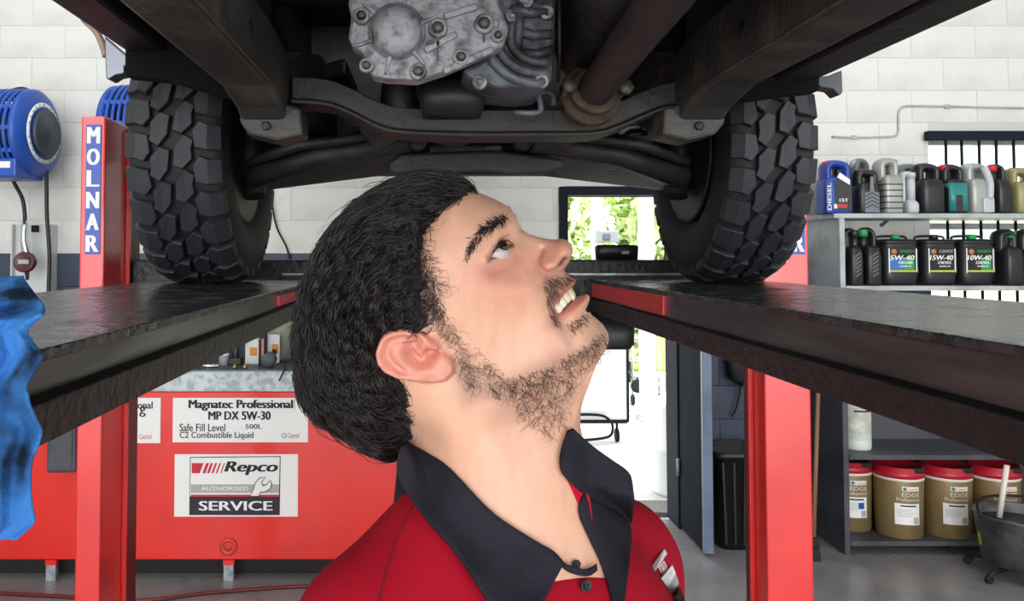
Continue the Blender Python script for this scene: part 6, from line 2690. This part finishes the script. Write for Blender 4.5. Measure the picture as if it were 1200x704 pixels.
near = patch([[(476, 517), (500, 531), (527, 550), (577, 600), (627, 633), (648, 645), (661, 659)],
              [(469, 524), (466, 558), (497, 605), (535, 648), (568, 697), (600, 745), (622, 735)]], 40, 16, 'collar', M_collar, person)
lapel = patch([[(648, 646), (660, 658), (672, 664), (688, 667), (699, 660)], [(650, 652), (662, 667), (674, 673), (689, 675), (700, 668)]], 20, 5, 'neckband', M_collar, person, (.006, .006), thick=.002)
far = patch([[(666, 504), (659, 525), (657, 546), (664, 560), (690, 582), (716, 598), (737, 616)], [(672, 503), (693, 521), (715, 537), (735, 551), (741, 563), (743, 590), (740, 612)]], 24, 12, 'collar', M_collar, person, (.006, .012))
plk = patch([[(683, 578), (679, 601), (692, 632), (706, 663), (718, 704), (724, 740)], [(715, 595), (738, 616), (738, 650), (735, 680), (732, 704), (730, 740)]], 24, 10, 'placket_facing', M_collar, person, (.004, .006), thick=.002)
inn = patch([[(658, 552), (668, 568), (682, 600)], [(676, 566), (690, 580), (694, 610)]], 12, 6, 'shirt_lining', M_shirt, person, (.001, .001), thick=.0015)
# collar round the back of the neck
cb_ = []
for i in range(26):
    a = math.radians(-20 + i * 9.2)
    for rr_, zz in ((.068, .050), (.074, .056), (.080, .050), (.083, .02), (.084, .005)):
        cb_.append(tb(0, -.006, -.02) + TRt * (rr_ + .006) * math.cos(a) - TF * rr_ * 1.02 * math.sin(a) + TU * (zz - .012 * math.cos(a) ** 2 + .012 * math.sin(a)))
cq = np.array([(i * 5 + k, (i + 1) * 5 + k, (i + 1) * 5 + k + 1, i * 5 + k + 1) for i in range(25) for k in range(4)])
o = np_mesh('collar_back', np.array(cb_), cq, M_collar, person)
sm = o.modifiers.new('thickness', 'SOLIDIFY')
sm.thickness = .003
# shoulder seam
pts_s = []
for x, y in crom2([(484, 592), (472, 616), (460, 645), (450, 680), (444, 712)], 6, False):
    r = on_shirt(x, y, .0004, False)
    d = np.array(P(x, y, 1.0)) - CAMP
    if r:
        pts_s.append(Vector(CAMP + d / np.linalg.norm(d) * r))
mb = MB()
mb.tube(pts_s, .0007, 6)
mb.build('shoulder_seam', pm('dark_red_thread', S(120, 12, 28), .9), shirt)
# button and buttonhole
for px, py, r in ((687, 686, .0044), (676, 661, .0030)):
    dpt = on_shirt(px, py, .004)
    d = np.array(P(px, py, 1.0)) - CAMP
    c = Vector(CAMP + d / np.linalg.norm(d) * dpt)
    mb = MB()
    ax = Vector(TF * .8 + np.array([-.2, -.5, .25]))
    mb.lathe([(r * .9, -.002), (r, -.001), (r, .0006), (r * .85, .0012), (r * .7, .0006), (0, .0005)], c, ax, 20)
    bt = mb.build('button', M_black, person)
    for k in (-1, 1):
        mb = MB()
        sd_ = ax.normalized().cross(Vector((0, 0, 1))).normalized()
        mb.lathe([(.0008, .0012), (.0008, .0016), (0, .0016)], c + sd_ * k * .0016, ax, 8)
        mb.build('thread_hole', M_blackm, bt)


def flat_on_shirt(poly, name, mat, parent, lift):
    vs = []
    for x, y in poly:
        r = on_shirt(x, y, lift, False)
        d = np.array(P(x, y, 1.0)) - CAMP
        vs.append(Vector(CAMP + d / np.linalg.norm(d) * (r if r else .75)))
    m = MB()
    n = Vector(TF)
    m.prism(vs, -n * .0012)
    return m.build(name, mat, parent)


# chest badge: white letter with red bars, grey and red bands, dark foot
bd = flat_on_shirt([(789.8, 699), (797.6, 688.5), (803, 703), (794, 707)], 'chest_badge', M_ink, person, .004)
flat_on_shirt([(765.7, 663), (779, 643.3), (782, 648.6), (767.7, 669)], 'letter_bar', M_whiteink, bd, .004)
flat_on_shirt([(772.3, 664), (778.5, 657), (783.5, 667.7), (777, 675)], 'letter_stem', M_whiteink, bd, .004)
for k in range(3):
    x0 = 773.6 + k * 1.7
    y0 = 664.5 - k * 2.0
    flat_on_shirt([(x0, y0), (x0 + .9, y0 - 1.0), (x0 + 4.9, y0 + 7.5), (x0 + 4.0, y0 + 8.5)], 'red_bar', M_redink, bd, .0055)
flat_on_shirt([(775, 678), (788, 662), (792, 671.5), (782.6, 688)], 'white_block', M_whiteink, bd, .004)
flat_on_shirt([(782.6, 688), (792, 672), (796, 683), (787.4, 696)], 'grey_band', M_greyink, bd, .004)
flat_on_shirt([(787.4, 696), (796.4, 684), (797.4, 688), (789.6, 699)], 'red_band', M_redink, bd, .004)

# ---- trousers and boots below the picture
gt = grid((NB[0] - .30, NB[1] - .34, 0.05), (NB[0] + .30, NB[1] + .34, ZN - .50), 0.009)
gt = tuple(q.astype(np.float32) for q in gt)
HIP = ZN - .62
pts_ = ellip(*gt, tb(0, 0.0, -.62), (.172, .125, .14), AXT)
for s in (-1, 1):
    hip = tb(s * .09, 0, -.66)
    knee = tb(s * .105, .015, -.66 - (HIP - .0) * .46)
    ank = tb(s * .115, -.02, 0)
    ank[2] = .09
    pts_ = smin(pts_, rcone(*gt, hip, knee, .088, .066), .04)
    pts_ = smin(pts_, rcone(*gt, knee, ank, .066, .056), .03)
TV, TQ = snets(pts_.astype(np.float32), (gt[0].ravel()[0], gt[1].ravel()[0], gt[2].ravel()[0]), 0.009)
del pts_
np_mesh('trousers', relax(TV, TQ, 4), TQ, pm('navy_work_trousers', S(34, 38, 52), .85, bump=.2, bscale=200), person)
for s in (-1, 1):
    a = tb(s * .115, -.02, 0)
    mb = MB()
    secs = []
    vs, fs = [], []
    n = 18
    for z, l0, l1, wd in ((0.0, -.085, .19, .048), (.025, -.09, .20, .052), (.05, -.085, .19, .05), (.08, -.075, .12, .046), (.11, -.065, .055, .046), (.15, -.062, .052, .046)):
        for i in range(n):
            t = 2 * PI * i / n
            cc, ss_ = math.cos(t), math.sin(t)
            f_ = (l0 + l1) / 2 + (l1 - l0) / 2 * math.copysign(abs(cc) ** .7, cc)
            r_ = wd * math.copysign(abs(ss_) ** .8, ss_)
            vs.append(Vector((a[0], a[1], z)) + Vector(TF) * f_ + Vector(TRt) * r_)
    for j in range(5):
        for i in range(n):
            fs.append((j * n + i, j * n + (i + 1) % n, (j + 1) * n + (i + 1) % n, (j + 1) * n + i))
    fs.append(tuple(reversed(range(n))))
    fs.append(tuple(range(5 * n, 6 * n)))
    mb.add(vs, fs, 0, True)
    mb.build('boot', M_blackm, person)
